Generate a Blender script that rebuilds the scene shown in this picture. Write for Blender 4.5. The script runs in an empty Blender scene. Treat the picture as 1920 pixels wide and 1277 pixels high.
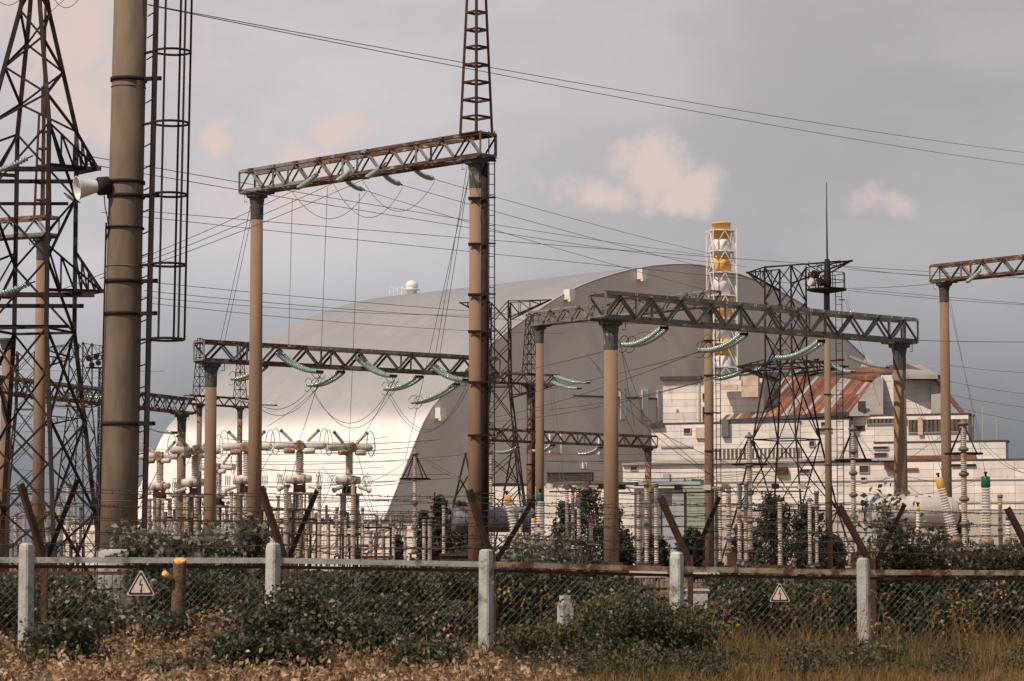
import bpy, math, random
import numpy as np
from mathutils import Matrix, Vector, Quaternion

random.seed(7)
rng = np.random.default_rng(11)
R = math.radians
SC = bpy.context.scene
COL = SC.collection

# ------------------------------------------------------------------ camera
FPX, CX, CY, HOR, EYE = 5000.0, 960.0, 638.5, 1050.0, 1.6
PIT = math.atan((HOR - CY) / FPX)
cd = bpy.data.cameras.new('camera')
cam = bpy.data.objects.new('camera', cd)
COL.objects.link(cam)
cam.location = (0, 0, EYE)
cam.rotation_euler = (math.pi / 2 + PIT, 0, 0)
cd.sensor_width = 36
cd.lens = 36 * FPX / 1920
cd.clip_start = 0.5
cd.clip_end = 9000
cd.dof.use_dof = True
cd.dof.focus_distance = 130
cd.dof.aperture_fstop = 7.0
SC.camera = cam

# ------------------------------------------------------------------ light
SUN_AZ, SUN_EL = 46.0, 49.0        # degrees to the left of "straight behind the camera", height
sdir = Vector((-math.sin(R(SUN_AZ)) * math.cos(R(SUN_EL)), -math.cos(R(SUN_AZ)) * math.cos(R(SUN_EL)), math.sin(R(SUN_EL))))
sl = bpy.data.lights.new('sun', 'SUN')
sl.energy = 3.9
sl.angle = R(0.5)
sl.color = (1.0, 0.83, 0.66)
so = bpy.data.objects.new('sun', sl)
COL.objects.link(so)
so.rotation_euler = sdir.to_track_quat('Z', 'Y').to_euler()

SC.view_settings.view_transform = 'Standard'
SC.view_settings.look = 'None'
SC.view_settings.exposure = 0
SC.view_settings.gamma = 1
SC.view_settings.use_curve_mapping = False

w = bpy.data.worlds.new('World')
SC.world = w
w.use_nodes = True
nt = w.node_tree
for n in list(nt.nodes):
    nt.nodes.remove(n)


class NT:
    """tiny node helper"""
    def __init__(s, t):
        s.t = t

    def n(s, typ, **kw):
        o = s.t.nodes.new(typ)
        for k, v in kw.items():
            setattr(o, k, v)
        return o

    def l(s, a, b):
        s.t.links.new(a, b)

    def val(s, sock, v):
        if hasattr(v, 'is_output'):
            s.l(v, sock)
        else:
            sock.default_value = v

    def math(s, op, a, b=0.0, c=None, clamp=False):
        o = s.n('ShaderNodeMath', operation=op)
        o.use_clamp = clamp
        s.val(o.inputs[0], a)
        s.val(o.inputs[1], b)
        if c is not None:
            s.val(o.inputs[2], c)
        return o.outputs[0]

    def mix(s, f, a, b, blend='MIX'):
        o = s.n('ShaderNodeMix', data_type='RGBA', blend_type=blend)
        s.val(o.inputs[0], f)
        s.val(o.inputs[6], a)
        s.val(o.inputs[7], b)
        return o.outputs[2]

    def noise(s, vec, scale, detail=4, rough=.55, dist=0.0):
        o = s.n('ShaderNodeTexNoise')
        s.l(vec, o.inputs['Vector'])
        o.inputs['Scale'].default_value = scale
        o.inputs['Detail'].default_value = detail
        o.inputs['Roughness'].default_value = rough
        o.inputs['Distortion'].default_value = dist
        return o.outputs['Fac']

    def ramp(s, f, a, b, lo=0.0, hi=1.0):
        o = s.n('ShaderNodeMapRange', interpolation_type='SMOOTHSTEP')
        s.l(f, o.inputs[0])
        o.inputs[1].default_value = a
        o.inputs[2].default_value = b
        o.inputs[3].default_value = lo
        o.inputs[4].default_value = hi
        return o.outputs[0]

    def vmul(s, vec, m):
        o = s.n('ShaderNodeVectorMath', operation='MULTIPLY')
        s.l(vec, o.inputs[0])
        o.inputs[1].default_value = m
        return o.outputs[0]


def c4(c):
    return (c[0], c[1], c[2], 1.0)


def pdir(px, py):
    d = Vector((0, math.cos(PIT), math.sin(PIT))) + Vector((1, 0, 0)) * ((px - CX) / FPX) + Vector((0, -math.sin(PIT), math.cos(PIT))) * ((CY - py) / FPX)
    return d.normalized()


k = NT(nt)
tc = k.n('ShaderNodeTexCoord').outputs['Generated']
sky = k.n('ShaderNodeTexSky', sky_type='NISHITA')
sky.sun_disc = False
sky.sun_elevation = R(SUN_EL)
sky.sun_rotation = math.atan2(sdir.x, sdir.y)
sep = k.n('ShaderNodeSeparateXYZ')
k.l(tc, sep.inputs[0])
wob = k.noise(tc, 9.0, 4, .5)
zz = k.math('ADD', sep.outputs[2], k.math('MULTIPLY', k.math('SUBTRACT', wob, .5), .055))
cr = k.n('ShaderNodeValToRGB')
k.l(zz, cr.inputs[0])
stops = [(0.0, (.17, .185, .21)), (.035, (.20, .215, .245)), (.075, (.42, .41, .44)), (.115, (.58, .545, .565)), (.22, (.64, .59, .595)), (.5, (.52, .50, .525)), (1.0, (.40, .42, .46))]
el = cr.color_ramp.elements
el[0].position, el[0].color = stops[0][0], c4(stops[0][1])
el[1].position, el[1].color = stops[-1][0], c4(stops[-1][1])
for p, c in stops[1:-1]:
    e = el.new(p)
    e.color = c4(c)
base = cr.outputs[0]
# the bank of cloud is heavier and darker to the right
side = k.ramp(sep.outputs[0], -.12, .20, 1.04, .72)
big = k.ramp(k.noise(k.vmul(tc, (1, 1, 2.2)), 7.0, 5, .55), .35, .68, .90, 1.09)
fac = k.math('MULTIPLY', side, big)
base = k.mix(1.0, base, k.n('ShaderNodeCombineXYZ').outputs[0], 'MULTIPLY')
comb = nt.nodes[-2] if False else [n for n in nt.nodes if n.type == 'COMBXYZ'][0]
for i in range(3):
    k.l(fac, comb.inputs[i])
# warm lit cumulus heads
warp = k.n('ShaderNodeTexNoise')
k.l(tc, warp.inputs['Vector'])
warp.inputs['Scale'].default_value = 26
warp.inputs['Detail'].default_value = 5
warp.inputs['Roughness'].default_value = .6
wv = k.n('ShaderNodeVectorMath', operation='MULTIPLY_ADD')
k.l(warp.outputs['Color'], wv.inputs[0])
wv.inputs[1].default_value = (.03, .03, .03)
k.l(tc, wv.inputs[2])
wv2 = k.n('ShaderNodeVectorMath', operation='SUBTRACT')
k.l(wv.outputs[0], wv2.inputs[0])
wv2.inputs[1].default_value = (.015, .015, .015)
wtc = wv2.outputs[0]
blobs = [(415, 248, 50, 50, .95), (570, 285, 70, 50, .75), (650, 225, 85, 60, .85), (1125, 355, 100, 60, .95), (1210, 315, 105, 90, 1.0), (1270, 355, 100, 60, .95),
         (1650, 385, 90, 45, .62), (140, 60, 190, 150, .85), (190, 200, 190, 120, .7), (40, 180, 120, 130, .55), (580, 350, 300, 130, .55), (330, 130, 170, 200, .5), (20, 420, 120, 100, .5)]
env = None
for (bx, by, rx, ry, st) in blobs:
    d = pdir(bx, by)
    sb = k.n('ShaderNodeVectorMath', operation='SUBTRACT')
    k.l(wtc, sb.inputs[0])
    sb.inputs[1].default_value = d
    ml = k.vmul(sb.outputs[0], (FPX / rx, FPX / rx, FPX / ry))
    ln = k.n('ShaderNodeVectorMath', operation='LENGTH')
    k.l(ml, ln.inputs[0])
    m = k.ramp(ln.outputs['Value'], 1.5, .0, 0, st)
    env = m if env is None else k.math('MAXIMUM', env, m)
fbm = k.noise(tc, 34.0, 9, .62, .4)
mask = k.ramp(k.math('ADD', env, k.math('MULTIPLY', k.math('SUBTRACT', fbm, .5), 1.3)), .30, .85, 0, .86)
# the same kind of broken warm cloud goes on over the whole sky
gen = k.ramp(k.noise(k.vmul(wtc, (1, 1, 2.0)), 5.5, 6, .6), .60, .78, 0, .35)
mask = k.math('MAXIMUM', mask, k.math('MULTIPLY', gen, k.ramp(sep.outputs[2], .10, .3)))
cloud = k.mix(mask, base, (.79, .61, .535, 1))
bg1 = k.n('ShaderNodeBackground')
k.l(sky.outputs[0], bg1.inputs[0])
bg1.inputs[1].default_value = .10
bg2 = k.n('ShaderNodeBackground')
k.l(cloud, bg2.inputs[0])
bg2.inputs[1].default_value = 1.0
ms = k.n('ShaderNodeMixShader')
ms.inputs[0].default_value = .92
k.l(bg1.outputs[0], ms.inputs[1])
k.l(bg2.outputs[0], ms.inputs[2])
wo = k.n('ShaderNodeOutputWorld')
k.l(ms.outputs[0], wo.inputs[0])


# ------------------------------------------------------------------ pixel -> place (a pixel gives a direction, Y comes from what the thing stands on)
def P(px, py, Y):
    d = pdir(px, py)
    t = Y / d.y
    return Vector((d.x * t, Y, EYE + d.z * t))


def PZ(px, Y, z):
    dep = Y * math.cos(PIT) + (z - EYE) * math.sin(PIT)
    return Vector(((px - CX) / FPX * dep, Y, z))


def m_per_px(Y):
    return Y / FPX


# ------------------------------------------------------------------ materials
MATS = {}


def mat(name, c1, c2=None, sc=2.0, rough=.7, metal=0.0, c3=None, sc3=.6, t3=(.55, .7), bump=.0, bsc=20.0, stretch=None, rnd=0.0, thr=(.35, .65), spec=.4, rvar=0.0):
    m = bpy.data.materials.new(name)
    m.use_nodes = True
    t = m.node_tree
    b = t.nodes['Principled BSDF']
    q = NT(t)
    pos = q.n('ShaderNodeNewGeometry').outputs['Position']
    v = q.vmul(pos, stretch) if stretch else pos
    col = None
    if c2 is not None:
        f = q.ramp(q.noise(v, sc, 6, .6), *thr)
        col = q.mix(f, c4(c1), c4(c2))
    if c3 is not None:
        f3 = q.ramp(q.noise(v, sc3, 8, .65), *t3)
        col = q.mix(f3, col if col is not None else c4(c1), c4(c3))
    if rnd:
        oi = q.n('ShaderNodeObjectInfo').outputs['Random']
        hv = q.n('ShaderNodeHueSaturation')
        q.l(q.math('MULTIPLY_ADD', oi, rnd * 2, 1 - rnd), hv.inputs['Value'])
        q.val(hv.inputs['Color'], col if col is not None else c4(c1))
        col = hv.outputs[0]
    q.val(b.inputs['Base Color'], col if col is not None else c4(c1))
    b.inputs['Metallic'].default_value = metal
    b.inputs['Roughness'].default_value = rough
    b.inputs['Specular IOR Level'].default_value = spec
    if rvar:
        q.l(q.math('MULTIPLY_ADD', q.noise(v, sc * 1.7, 4), rvar * 2, rough - rvar), b.inputs['Roughness'])
    if bump:
        bn = q.n('ShaderNodeBump')
        bn.inputs['Strength'].default_value = bump
        bn.inputs['Distance'].default_value = .05
        q.l(q.noise(v, bsc, 6, .6), bn.inputs['Height'])
        q.l(bn.outputs[0], b.inputs['Normal'])
    MATS[name] = m
    return m


mat('concrete_column', (.25, .165, .11), (.205, .135, .092), sc=.9, rough=.88, c3=(.16, .105, .07), sc3=.35, t3=(.58, .78), stretch=(1, 1, .25), bump=.25, bsc=30, rnd=.06)
mat('mast_concrete', (.185, .138, .10), (.14, .104, .077), sc=2.2, rough=.9, c3=(.11, .08, .06), sc3=1.1, t3=(.55, .75), stretch=(1.4, 1.4, .35), bump=.18, bsc=40)
mat('pale_concrete', (.50, .475, .45), (.40, .385, .365), sc=5, rough=.92, c3=(.24, .23, .21), sc3=7, t3=(.60, .72), bump=.6, bsc=40)
mat('post_concrete', (.48, .48, .46), (.37, .37, .345), sc=6, rough=.92, c3=(.17, .155, .12), sc3=3.2, t3=(.54, .66), bump=.3, bsc=30, rnd=.08)
mat('rust_steel', (.15, .066, .038), (.075, .04, .028), sc=3.0, rough=.85, c3=(.30, .27, .24), sc3=1.3, t3=(.55, .62), bump=.3, bsc=40, rnd=.2)
mat('deep_rust', (.10, .043, .027), (.055, .03, .024), sc=4, rough=.9, c3=(.17, .075, .038), sc3=2.5, t3=(.56, .7), bump=.4, bsc=60, rnd=.15)
mat('grey_steel', (.24, .23, .215), (.165, .155, .145), sc=3, rough=.6, metal=.25, c3=(.17, .09, .055), sc3=1.6, t3=(.57, .66), bump=.2, bsc=40, rnd=.3)
mat('dark_steel', (.022, .017, .017), (.036, .024, .021), sc=3, rough=.7, c3=(.07, .035, .024), sc3=2.2, t3=(.6, .75), rnd=.2, spec=.12)
mat('tower_steel', (.038, .025, .023), (.026, .021, .021), sc=1.5, rough=.8, c3=(.085, .042, .03), sc3=.9, t3=(.56, .7), rnd=.3, spec=.15)
mat('collar_steel', (.05, .05, .05), (.09, .085, .08), sc=2.5, rough=.7, c3=(.24, .23, .22), sc3=2.2, t3=(.60, .64))
mat('wire', (.10, .085, .08), rough=.6, metal=.3)
mat('dark_wire', (.05, .042, .04), rough=.7)
mat('barbed_wire', (.085, .055, .04), (.05, .04, .035), sc=9, rough=.85)
mat('porcelain', (.58, .51, .45), (.45, .385, .33), sc=4, rough=.35, c3=(.24, .13, .075), sc3=2.6, t3=(.53, .66), rnd=.14, spec=.5)
mat('clean_porcelain', (.72, .68, .64), (.64, .59, .54), sc=4, rough=.3, rnd=.06, spec=.5)
mat('brown_porcelain', (.20, .16, .15), (.14, .11, .10), sc=4, rough=.3)
mat('flange', (.13, .115, .12), (.19, .15, .13), sc=6, rough=.6, rnd=.2)
mat('rust_paint', (.26, .13, .06), (.42, .34, .27), sc=4, rough=.8, c3=(.16, .07, .035), sc3=5, t3=(.5, .65))
mat('pale_paint', (.60, .575, .54), (.50, .47, .43), sc=2.0, rough=.55, c3=(.36, .17, .07), sc3=1.6, t3=(.62, .72), rnd=.08)
mat('yellow_cap', (.72, .42, .09), (.66, .36, .07), sc=6, rough=.4)
mat('green_cap', (.012, .11, .065), (.01, .085, .05), sc=6, rough=.35)
mat('red_cap', (.42, .06, .06), (.35, .05, .05), sc=6, rough=.4)
mat('tank_grey', (.16, .165, .18), (.12, .125, .14), sc=1.5, rough=.55, c3=(.30, .15, .06), sc3=.9, t3=(.63, .75))
mat('dark_tank', (.055, .055, .06), (.08, .075, .08), sc=2, rough=.5)
mat('tank_white', (.60, .565, .53), (.52, .48, .45), sc=.9, rough=.5, c3=(.50, .22, .07), sc3=.55, t3=(.64, .76), stretch=(1.4, 1, .5))
mat('white_wall', (.77, .725, .69), (.67, .62, .58), sc=.16, rough=.85, c3=(.33, .27, .23), sc3=.22, t3=(.57, .74), stretch=(1.3, 1.3, .5), rnd=.12)
mat('wall_backing', (.46, .42, .385), (.40, .365, .335), sc=.12, rough=.9)
mat('roof_dark', (.05, .05, .055), (.09, .085, .085), sc=.2, rough=.8)
mat('dark_opening', (.035, .03, .028), (.06, .05, .045), sc=.4, rough=.6)
mat('rib_dark', (.09, .075, .065), (.13, .105, .085), sc=.3, rough=.8, rnd=.3)
mat('rust_sheet', (.22, .085, .05), (.13, .06, .045), sc=.22, rough=.85, c3=(.34, .16, .08), sc3=.15, t3=(.55, .66), stretch=(1, .35, .35), rnd=.35)
mat('grey_sheet', (.34, .325, .315), (.28, .265, .255), sc=.2, rough=.7, c3=(.45, .22, .08), sc3=.13, t3=(.60, .66), rnd=.1)
mat('ochre_wall', (.50, .36, .25), (.62, .54, .46), sc=.2, rough=.85)
mat('stack_white', (.78, .74, .72), (.66, .62, .60), sc=.2, rough=.6)
mat('stack_yellow', (.78, .48, .13), (.66, .36, .08), sc=.15, rough=.6)
mat('frame_white', (.74, .71, .69), rough=.6)
mat('louvre_blue', (.55, .63, .72), rough=.5)
mat('bluegrey_shed', (.36, .37, .40), (.31, .32, .35), sc=.6, rough=.7, c3=(.30, .20, .15), sc3=.4, t3=(.65, .75))
mat('green_sheet', (.30, .34, .28), (.25, .29, .24), sc=.8, rough=.7)
mat('loud_white', (.62, .60, .58), rough=.4, rnd=.05)
mat('sign_face', (.72, .60, .53), (.62, .50, .43), sc=14, rough=.5)
mat('sign_black', (.02, .016, .015), rough=.5)
mat('sign_rim', (.62, .58, .54), rough=.5)
mat('cut_wood', (.80, .44, .14), (.60, .30, .09), sc=14, rough=.8)
mat('bark', (.17, .11, .07), (.09, .06, .04), sc=9, rough=.95, bump=.8, bsc=20)
mat('twig', (.20, .14, .085), (.13, .09, .06), sc=5, rough=.9)
mat('earth', (.16, .11, .065), (.10, .075, .05), sc=.5, rough=1.0, c3=(.22, .15, .075), sc3=.2, t3=(.45, .65), bump=.5, bsc=8)
mat('gravel_path', (.26, .21, .16), (.20, .16, .12), sc=3, rough=1.0)

mat('rail_rust', (.40, .34, .27), (.30, .23, .165), sc=3, rough=.85, c3=(.14, .06, .035), sc3=2.2, t3=(.47, .58), bump=.3, bsc=40)
mat('mesh_wire', (.17, .165, .15), (.11, .09, .075), sc=3, rough=.6, metal=.3)


def leafmat(name, a, b, c, sc=6.0, tr=.25, rough=.6, spec=.3):
    m = bpy.data.materials.new(name)
    m.use_nodes = True
    t = m.node_tree
    bs = t.nodes['Principled BSDF']
    q = NT(t)
    pos = q.n('ShaderNodeNewGeometry').outputs['Position']
    wn = q.n('ShaderNodeTexWhiteNoise')
    sn = q.n('ShaderNodeVectorMath', operation='SNAP')
    q.l(pos, sn.inputs[0])
    sn.inputs[1].default_value = (1 / sc,) * 3
    q.l(sn.outputs[0], wn.inputs['Vector'])
    col = q.mix(wn.outputs['Value'], c4(a), c4(b))
    col = q.mix(q.ramp(q.noise(pos, sc * .12, 3), .48, .68), col, c4(c))
    oi = q.n('ShaderNodeObjectInfo').outputs['Random']
    hv = q.n('ShaderNodeHueSaturation')
    q.l(q.math('MULTIPLY_ADD', oi, .3, .85), hv.inputs['Value'])
    q.l(col, hv.inputs['Color'])
    q.l(hv.outputs[0], bs.inputs['Base Color'])
    bs.inputs['Roughness'].default_value = rough
    bs.inputs['Specular IOR Level'].default_value = spec
    tl = q.n('ShaderNodeBsdfTranslucent')
    q.l(hv.outputs[0], tl.inputs[0])
    mx = q.n('ShaderNodeMixShader')
    mx.inputs[0].default_value = tr
    q.l(bs.outputs[0], mx.inputs[1])
    q.l(tl.outputs[0], mx.inputs[2])
    out = [n for n in t.nodes if n.type == 'OUTPUT_MATERIAL'][0]
    q.l(mx.outputs[0], out.inputs[0])
    MATS[name] = m


leafmat('leaf_dark', (.036, .038, .022), (.115, .112, .066), (.055, .055, .028), sc=8, rough=.45, spec=.5)
leafmat('leaf_grey', (.10, .10, .070), (.24, .235, .18), (.08, .08, .052), sc=8, rough=.45, spec=.5)
leafmat('leaf_olive', (.060, .062, .030), (.14, .13, .065), (.05, .055, .03), sc=9)
leafmat('leaf_far', (.038, .045, .033), (.062, .068, .050), (.045, .05, .032), sc=3)
leafmat('leaf_dry', (.09, .052, .03), (.66, .46, .31), (.27, .155, .08), sc=9, rough=.8, spec=.15)
leafmat('grass_dry', (.15, .095, .045), (.36, .225, .10), (.20, .14, .06), sc=14, tr=.3, rough=.8, spec=.15)
leafmat('grass_green', (.09, .085, .04), (.14, .12, .055), (.20, .14, .06), sc=14, tr=.3, rough=.8, spec=.15)
leafmat('seed_head', (.42, .25, .10), (.30, .17, .07), (.48, .30, .14), sc=14, tr=.3, rough=.8, spec=.15)

# teal glass
m = mat('teal_glass', (.24, .36, .33), (.36, .48, .45), sc=14, rough=.12, spec=.8, rnd=.1)
b = m.node_tree.nodes['Principled BSDF']
b.inputs['Transmission Weight'].default_value = .25

# arch cladding: metal sheet with faint long seams
m = mat('arch_cladding', (.53, .51, .515), (.49, .475, .48), sc=.035, rough=.60, metal=.55)
m.node_tree.nodes['Principled BSDF'].inputs['Anisotropic'].default_value = .85
m.node_tree.nodes['Principled BSDF'].inputs['Anisotropic Rotation'].default_value = .25
tgn = m.node_tree.nodes.new('ShaderNodeTangent')
tgn.direction_type = 'UV_MAP'
m.node_tree.links.new(tgn.outputs[0], m.node_tree.nodes['Principled BSDF'].inputs['Tangent'])
q = NT(m.node_tree)
b = m.node_tree.nodes['Principled BSDF']
uv = q.n('ShaderNodeUVMap').outputs[0]
br = q.n('ShaderNodeTexBrick')
q.l(uv, br.inputs['Vector'])
br.inputs['Scale'].default_value = 1.0
br.inputs['Mortar Size'].default_value = .03
br.inputs['Brick Width'].default_value = 5.0
br.inputs['Row Height'].default_value = 1.0
br.inputs['Color1'].default_value = (1, 1, 1, 1)
br.inputs['Color2'].default_value = (.93, .93, .94, 1)
br.inputs['Mortar'].default_value = (.88, .88, .90, 1)
old = b.inputs['Base Color'].links[0].from_socket
q.l(q.mix(1.0, old, br.outputs['Color'], 'MULTIPLY'), b.inputs['Base Color'])
m = mat('arch_front', (.68, .61, .565), (.65, .585, .545), sc=.03, rough=.6, metal=.0, c3=(.61, .55, .515), sc3=.05, t3=(.5, .8), stretch=(1, 1, .25))
q = NT(m.node_tree)
b = m.node_tree.nodes['Principled BSDF']
uv = q.n('ShaderNodeUVMap').outputs[0]
br = q.n('ShaderNodeTexBrick')
q.l(uv, br.inputs['Vector'])
br.inputs['Scale'].default_value = 1.0
br.inputs['Mortar Size'].default_value = .006
br.inputs['Brick Width'].default_value = 1.6
br.inputs['Row Height'].default_value = 3.0
br.inputs['Color1'].default_value = (1, 1, 1, 1)
br.inputs['Color2'].default_value = (.955, .955, .955, 1)
br.inputs['Mortar'].default_value = (.88, .88, .88, 1)
old = b.inputs['Base Color'].links[0].from_socket
q.l(q.mix(1.0, old, br.outputs['Color'], 'MULTIPLY'), b.inputs['Base Color'])

# ------------------------------------------------------------------ object helpers
WM = {}


def _link(o, M, parent):
    COL.objects.link(o)
    if parent is not None:
        o.parent = parent
        o.matrix_parent_inverse = WM[parent.name].inverted()
    o.matrix_basis = M
    WM[o.name] = M.copy()
    return o


def tag(o, label, cat, group=None):
    o['label'] = label
    o['category'] = cat
    if group:
        o['group'] = group
    return o


def thing(name, label, cat, loc, group=None):
    o = bpy.data.objects.new(name, None)
    o.empty_display_size = .3
    _link(o, Matrix.Translation(Vector(loc)), None)
    return tag(o, label, cat, group)


class MB:
    def __init__(s):
        s.v = []
        s.f = []
        s.sm = []

    def add(s, vs, fs, smooth=False):
        n = len(s.v)
        s.v += [tuple(v) for v in vs]
        for f in fs:
            s.f.append(tuple(i + n for i in f))
            s.sm.append(smooth)
        return s

    def box(s, c, size, rz=0.0):
        hx, hy, hz = size[0] / 2, size[1] / 2, size[2] / 2
        cs, sn = math.cos(rz), math.sin(rz)
        vs = []
        for dz in (-hz, hz):
            for dx, dy in ((-hx, -hy), (hx, -hy), (hx, hy), (-hx, hy)):
                vs.append((c[0] + dx * cs - dy * sn, c[1] + dx * sn + dy * cs, c[2] + dz))
        return s.add(vs, [(3, 2, 1, 0), (4, 5, 6, 7), (0, 1, 5, 4), (1, 2, 6, 5), (2, 3, 7, 6), (3, 0, 4, 7)])

    def beam(s, p1, p2, w, h=None):
        p1, p2 = Vector(p1), Vector(p2)
        h = h or w
        d = (p2 - p1).normalized()
        a, b2 = frame(d)
        vs = []
        for p in (p1, p2):
            for i, j in ((-1, -1), (1, -1), (1, 1), (-1, 1)):
                vs.append(p + a * (i * w / 2) + b2 * (j * h / 2))
        return s.add(vs, [(3, 2, 1, 0), (4, 5, 6, 7), (0, 1, 5, 4), (1, 2, 6, 5), (2, 3, 7, 6), (3, 0, 4, 7)])

    def lathe(s, p1, axis, prof, n=16, smooth=True, cap=True):
        """prof: list of (t, r) along axis from p1"""
        p1 = Vector(p1)
        d = Vector(axis).normalized()
        a, b2 = frame(d)
        vs, fs = [], []
        for t, r in prof:
            for i in range(n):
                an = 2 * math.pi * i / n
                vs.append(p1 + d * t + (a * math.cos(an) + b2 * math.sin(an)) * r)
        for j in range(len(prof) - 1):
            for i in range(n):
                i2 = (i + 1) % n
                fs.append((j * n + i, j * n + i2, (j + 1) * n + i2, (j + 1) * n + i))
        s.add(vs, fs, smooth)
        if cap:
            o = len(s.v) - len(vs)
            s.f.append(tuple(o + i for i in reversed(range(n))))
            s.sm.append(False)
            s.f.append(tuple(o + (len(prof) - 1) * n + i for i in range(n)))
            s.sm.append(False)
        return s

    def tube(s, p1, p2, r1, r2=None, n=12):
        p1, p2 = Vector(p1), Vector(p2)
        return s.lathe(p1, p2 - p1, [(0, r1), ((p2 - p1).length, r1 if r2 is None else r2)], n)

    def poly(s, pts, r, n=5, closed=False):
        pts = [Vector(p) for p in pts]
        vs, fs = [], []
        m = len(pts)
        for j, p in enumerate(pts):
            if closed:
                d = pts[(j + 1) % m] - pts[j - 1]
            else:
                d = pts[min(j + 1, m - 1)] - pts[max(j - 1, 0)]
            a, b2 = frame(d.normalized())
            rr = r[j] if isinstance(r, (list, tuple)) else r
            for i in range(n):
                an = 2 * math.pi * i / n
                vs.append(p + (a * math.cos(an) + b2 * math.sin(an)) * rr)
        for j in range(m if closed else m - 1):
            j2 = (j + 1) % m
            for i in range(n):
                i2 = (i + 1) % n
                fs.append((j * n + i, j * n + i2, j2 * n + i2, j2 * n + i))
        return s.add(vs, fs, True)

    def build(s, name, matn, parent=None, origin=None):
        if origin is None:
            a = np.array(s.v)
            lo, hi = a.min(0), a.max(0)
            origin = Vector(((lo[0] + hi[0]) / 2, (lo[1] + hi[1]) / 2, lo[2]))
        origin = Vector(origin)
        me = bpy.data.meshes.new(name)
        me.from_pydata([(v[0] - origin.x, v[1] - origin.y, v[2] - origin.z) for v in s.v], [], s.f)
        me.polygons.foreach_set('use_smooth', s.sm)
        me.materials.append(MATS[matn])
        o = bpy.data.objects.new(name, me)
        return _link(o, Matrix.Translation(origin), parent)


def frame(d):
    up = Vector((0, 0, 1)) if abs(d.z) < .95 else Vector((0, 1, 0))
    a = d.cross(up).normalized()
    return a, a.cross(d).normalized()


_unit = {}


def unit_mesh(kind, matn):
    key = (kind, matn)
    if key in _unit:
        return _unit[key]
    me = bpy.data.meshes.new(kind)
    if kind == 'box':
        pr = [(-.5, -.5), (.5, -.5), (.5, .5), (-.5, .5)]
    elif kind == 'angle':
        t = .16
        pr = [(-.5, -.5), (.5, -.5), (.5, -.5 + t), (-.5 + t, -.5 + t), (-.5 + t, .5), (-.5, .5)]
    elif kind == 'rod':
        pr = [(math.cos(i * math.pi / 3) / 2, math.sin(i * math.pi / 3) / 2) for i in range(6)]
    n = len(pr)
    vs = [(x, y, z) for z in (0, 1) for x, y in pr]
    fs = [tuple(reversed(range(n))), tuple(range(n, 2 * n))] + [(i, (i + 1) % n, n + (i + 1) % n, n + i) for i in range(n)]
    me.from_pydata(vs, [], fs)
    me.materials.append(MATS[matn])
    _unit[key] = me
    return me


def bar(name, p1, p2, wd, matn, parent, kind='box', hd=None, flip=1):
    p1, p2 = Vector(p1), Vector(p2)
    d = p2 - p1
    L = d.length
    d /= L
    a, b2 = frame(d)
    hd = hd or wd
    M = Matrix((
        (a.x * wd * flip, b2.x * hd, d.x * L, p1.x),
        (a.y * wd * flip, b2.y * hd, d.y * L, p1.y),
        (a.z * wd * flip, b2.z * hd, d.z * L, p1.z),
        (0, 0, 0, 1)))
    o = bpy.data.objects.new(name, unit_mesh(kind, matn))
    return _link(o, M, parent)


def copy_tree(root, delta, label=None, rz=0.0, group=None):
    base_m = WM[root.name]
    T = Matrix.Translation(base_m.translation + Vector(delta)) @ Matrix.Rotation(rz, 4, 'Z') @ Matrix.Translation(-base_m.translation)

    def rec(o, parent):
        c = o.copy()
        COL.objects.link(c)
        if parent is None:
            M = T @ base_m
            c.matrix_basis = M
        else:
            c.parent = parent
            M = T @ WM[o.name]
            c.matrix_parent_inverse = WM[parent.name].inverted()
            c.matrix_basis = M
        WM[c.name] = M
        for ch in o.children:
            rec(ch, c)
        return c
    r = rec(root, None)
    if label:
        r['label'] = label
    if group:
        r['group'] = group
    return r


def np_mesh(name, V, F, matn, parent=None, origin=(0, 0, 0), smooth=False):
    """V (n,3) array, F (m,k) array of equal-size faces"""
    me = bpy.data.meshes.new(name)
    V = np.asarray(V, dtype=np.float32) - np.asarray(origin, dtype=np.float32)
    F = np.asarray(F, dtype=np.int32)
    me.vertices.add(len(V))
    me.vertices.foreach_set('co', V.ravel())
    kk = F.shape[1]
    me.loops.add(F.size)
    me.loops.foreach_set('vertex_index', F.ravel())
    me.polygons.add(len(F))
    me.polygons.foreach_set('loop_start', np.arange(0, F.size, kk, dtype=np.int32))
    me.update(calc_edges=True)
    me.materials.append(MATS[matn])
    o = bpy.data.objects.new(name, me)
    return _link(o, Matrix.Translation(Vector(origin)), parent)

# ------------------------------------------------------------------ ground
def struct(o):
    o['kind'] = 'structure'
    return o


g = MB()
nx, ny = 60, 60
ys = [-40 + 4200 * (j / ny) ** 2.2 for j in range(ny + 1)]
vs, fs = [], []
for j, y in enumerate(ys):
    for i in range(nx + 1):
        x = (i / nx - .5) * 2
        x = math.copysign(abs(x) ** 1.8, x) * 2600
        vs.append((x, y, .0 if y > 60 else .03 * math.sin(x * 1.3 + y)))
for j in range(ny):
    for i in range(nx):
        a = j * (nx + 1) + i
        fs.append((a, a + 1, a + nx + 2, a + nx + 1))
g.add(vs, fs, True)
struct(g.build('ground', 'earth', None, (0, 0, 0)))

# ------------------------------------------------------------------ great arch
TH, AW, AL, AYC, AXC, AH, AA, AB = .732, 154.5, 153.7, 979.5, 68.8, 111.5, 1.889, .609
adx = Vector((math.cos(TH), math.sin(TH), 0))
ady = Vector((-math.sin(TH), math.cos(TH), 0))
A0 = Vector((AXC, AYC, 0))


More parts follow.
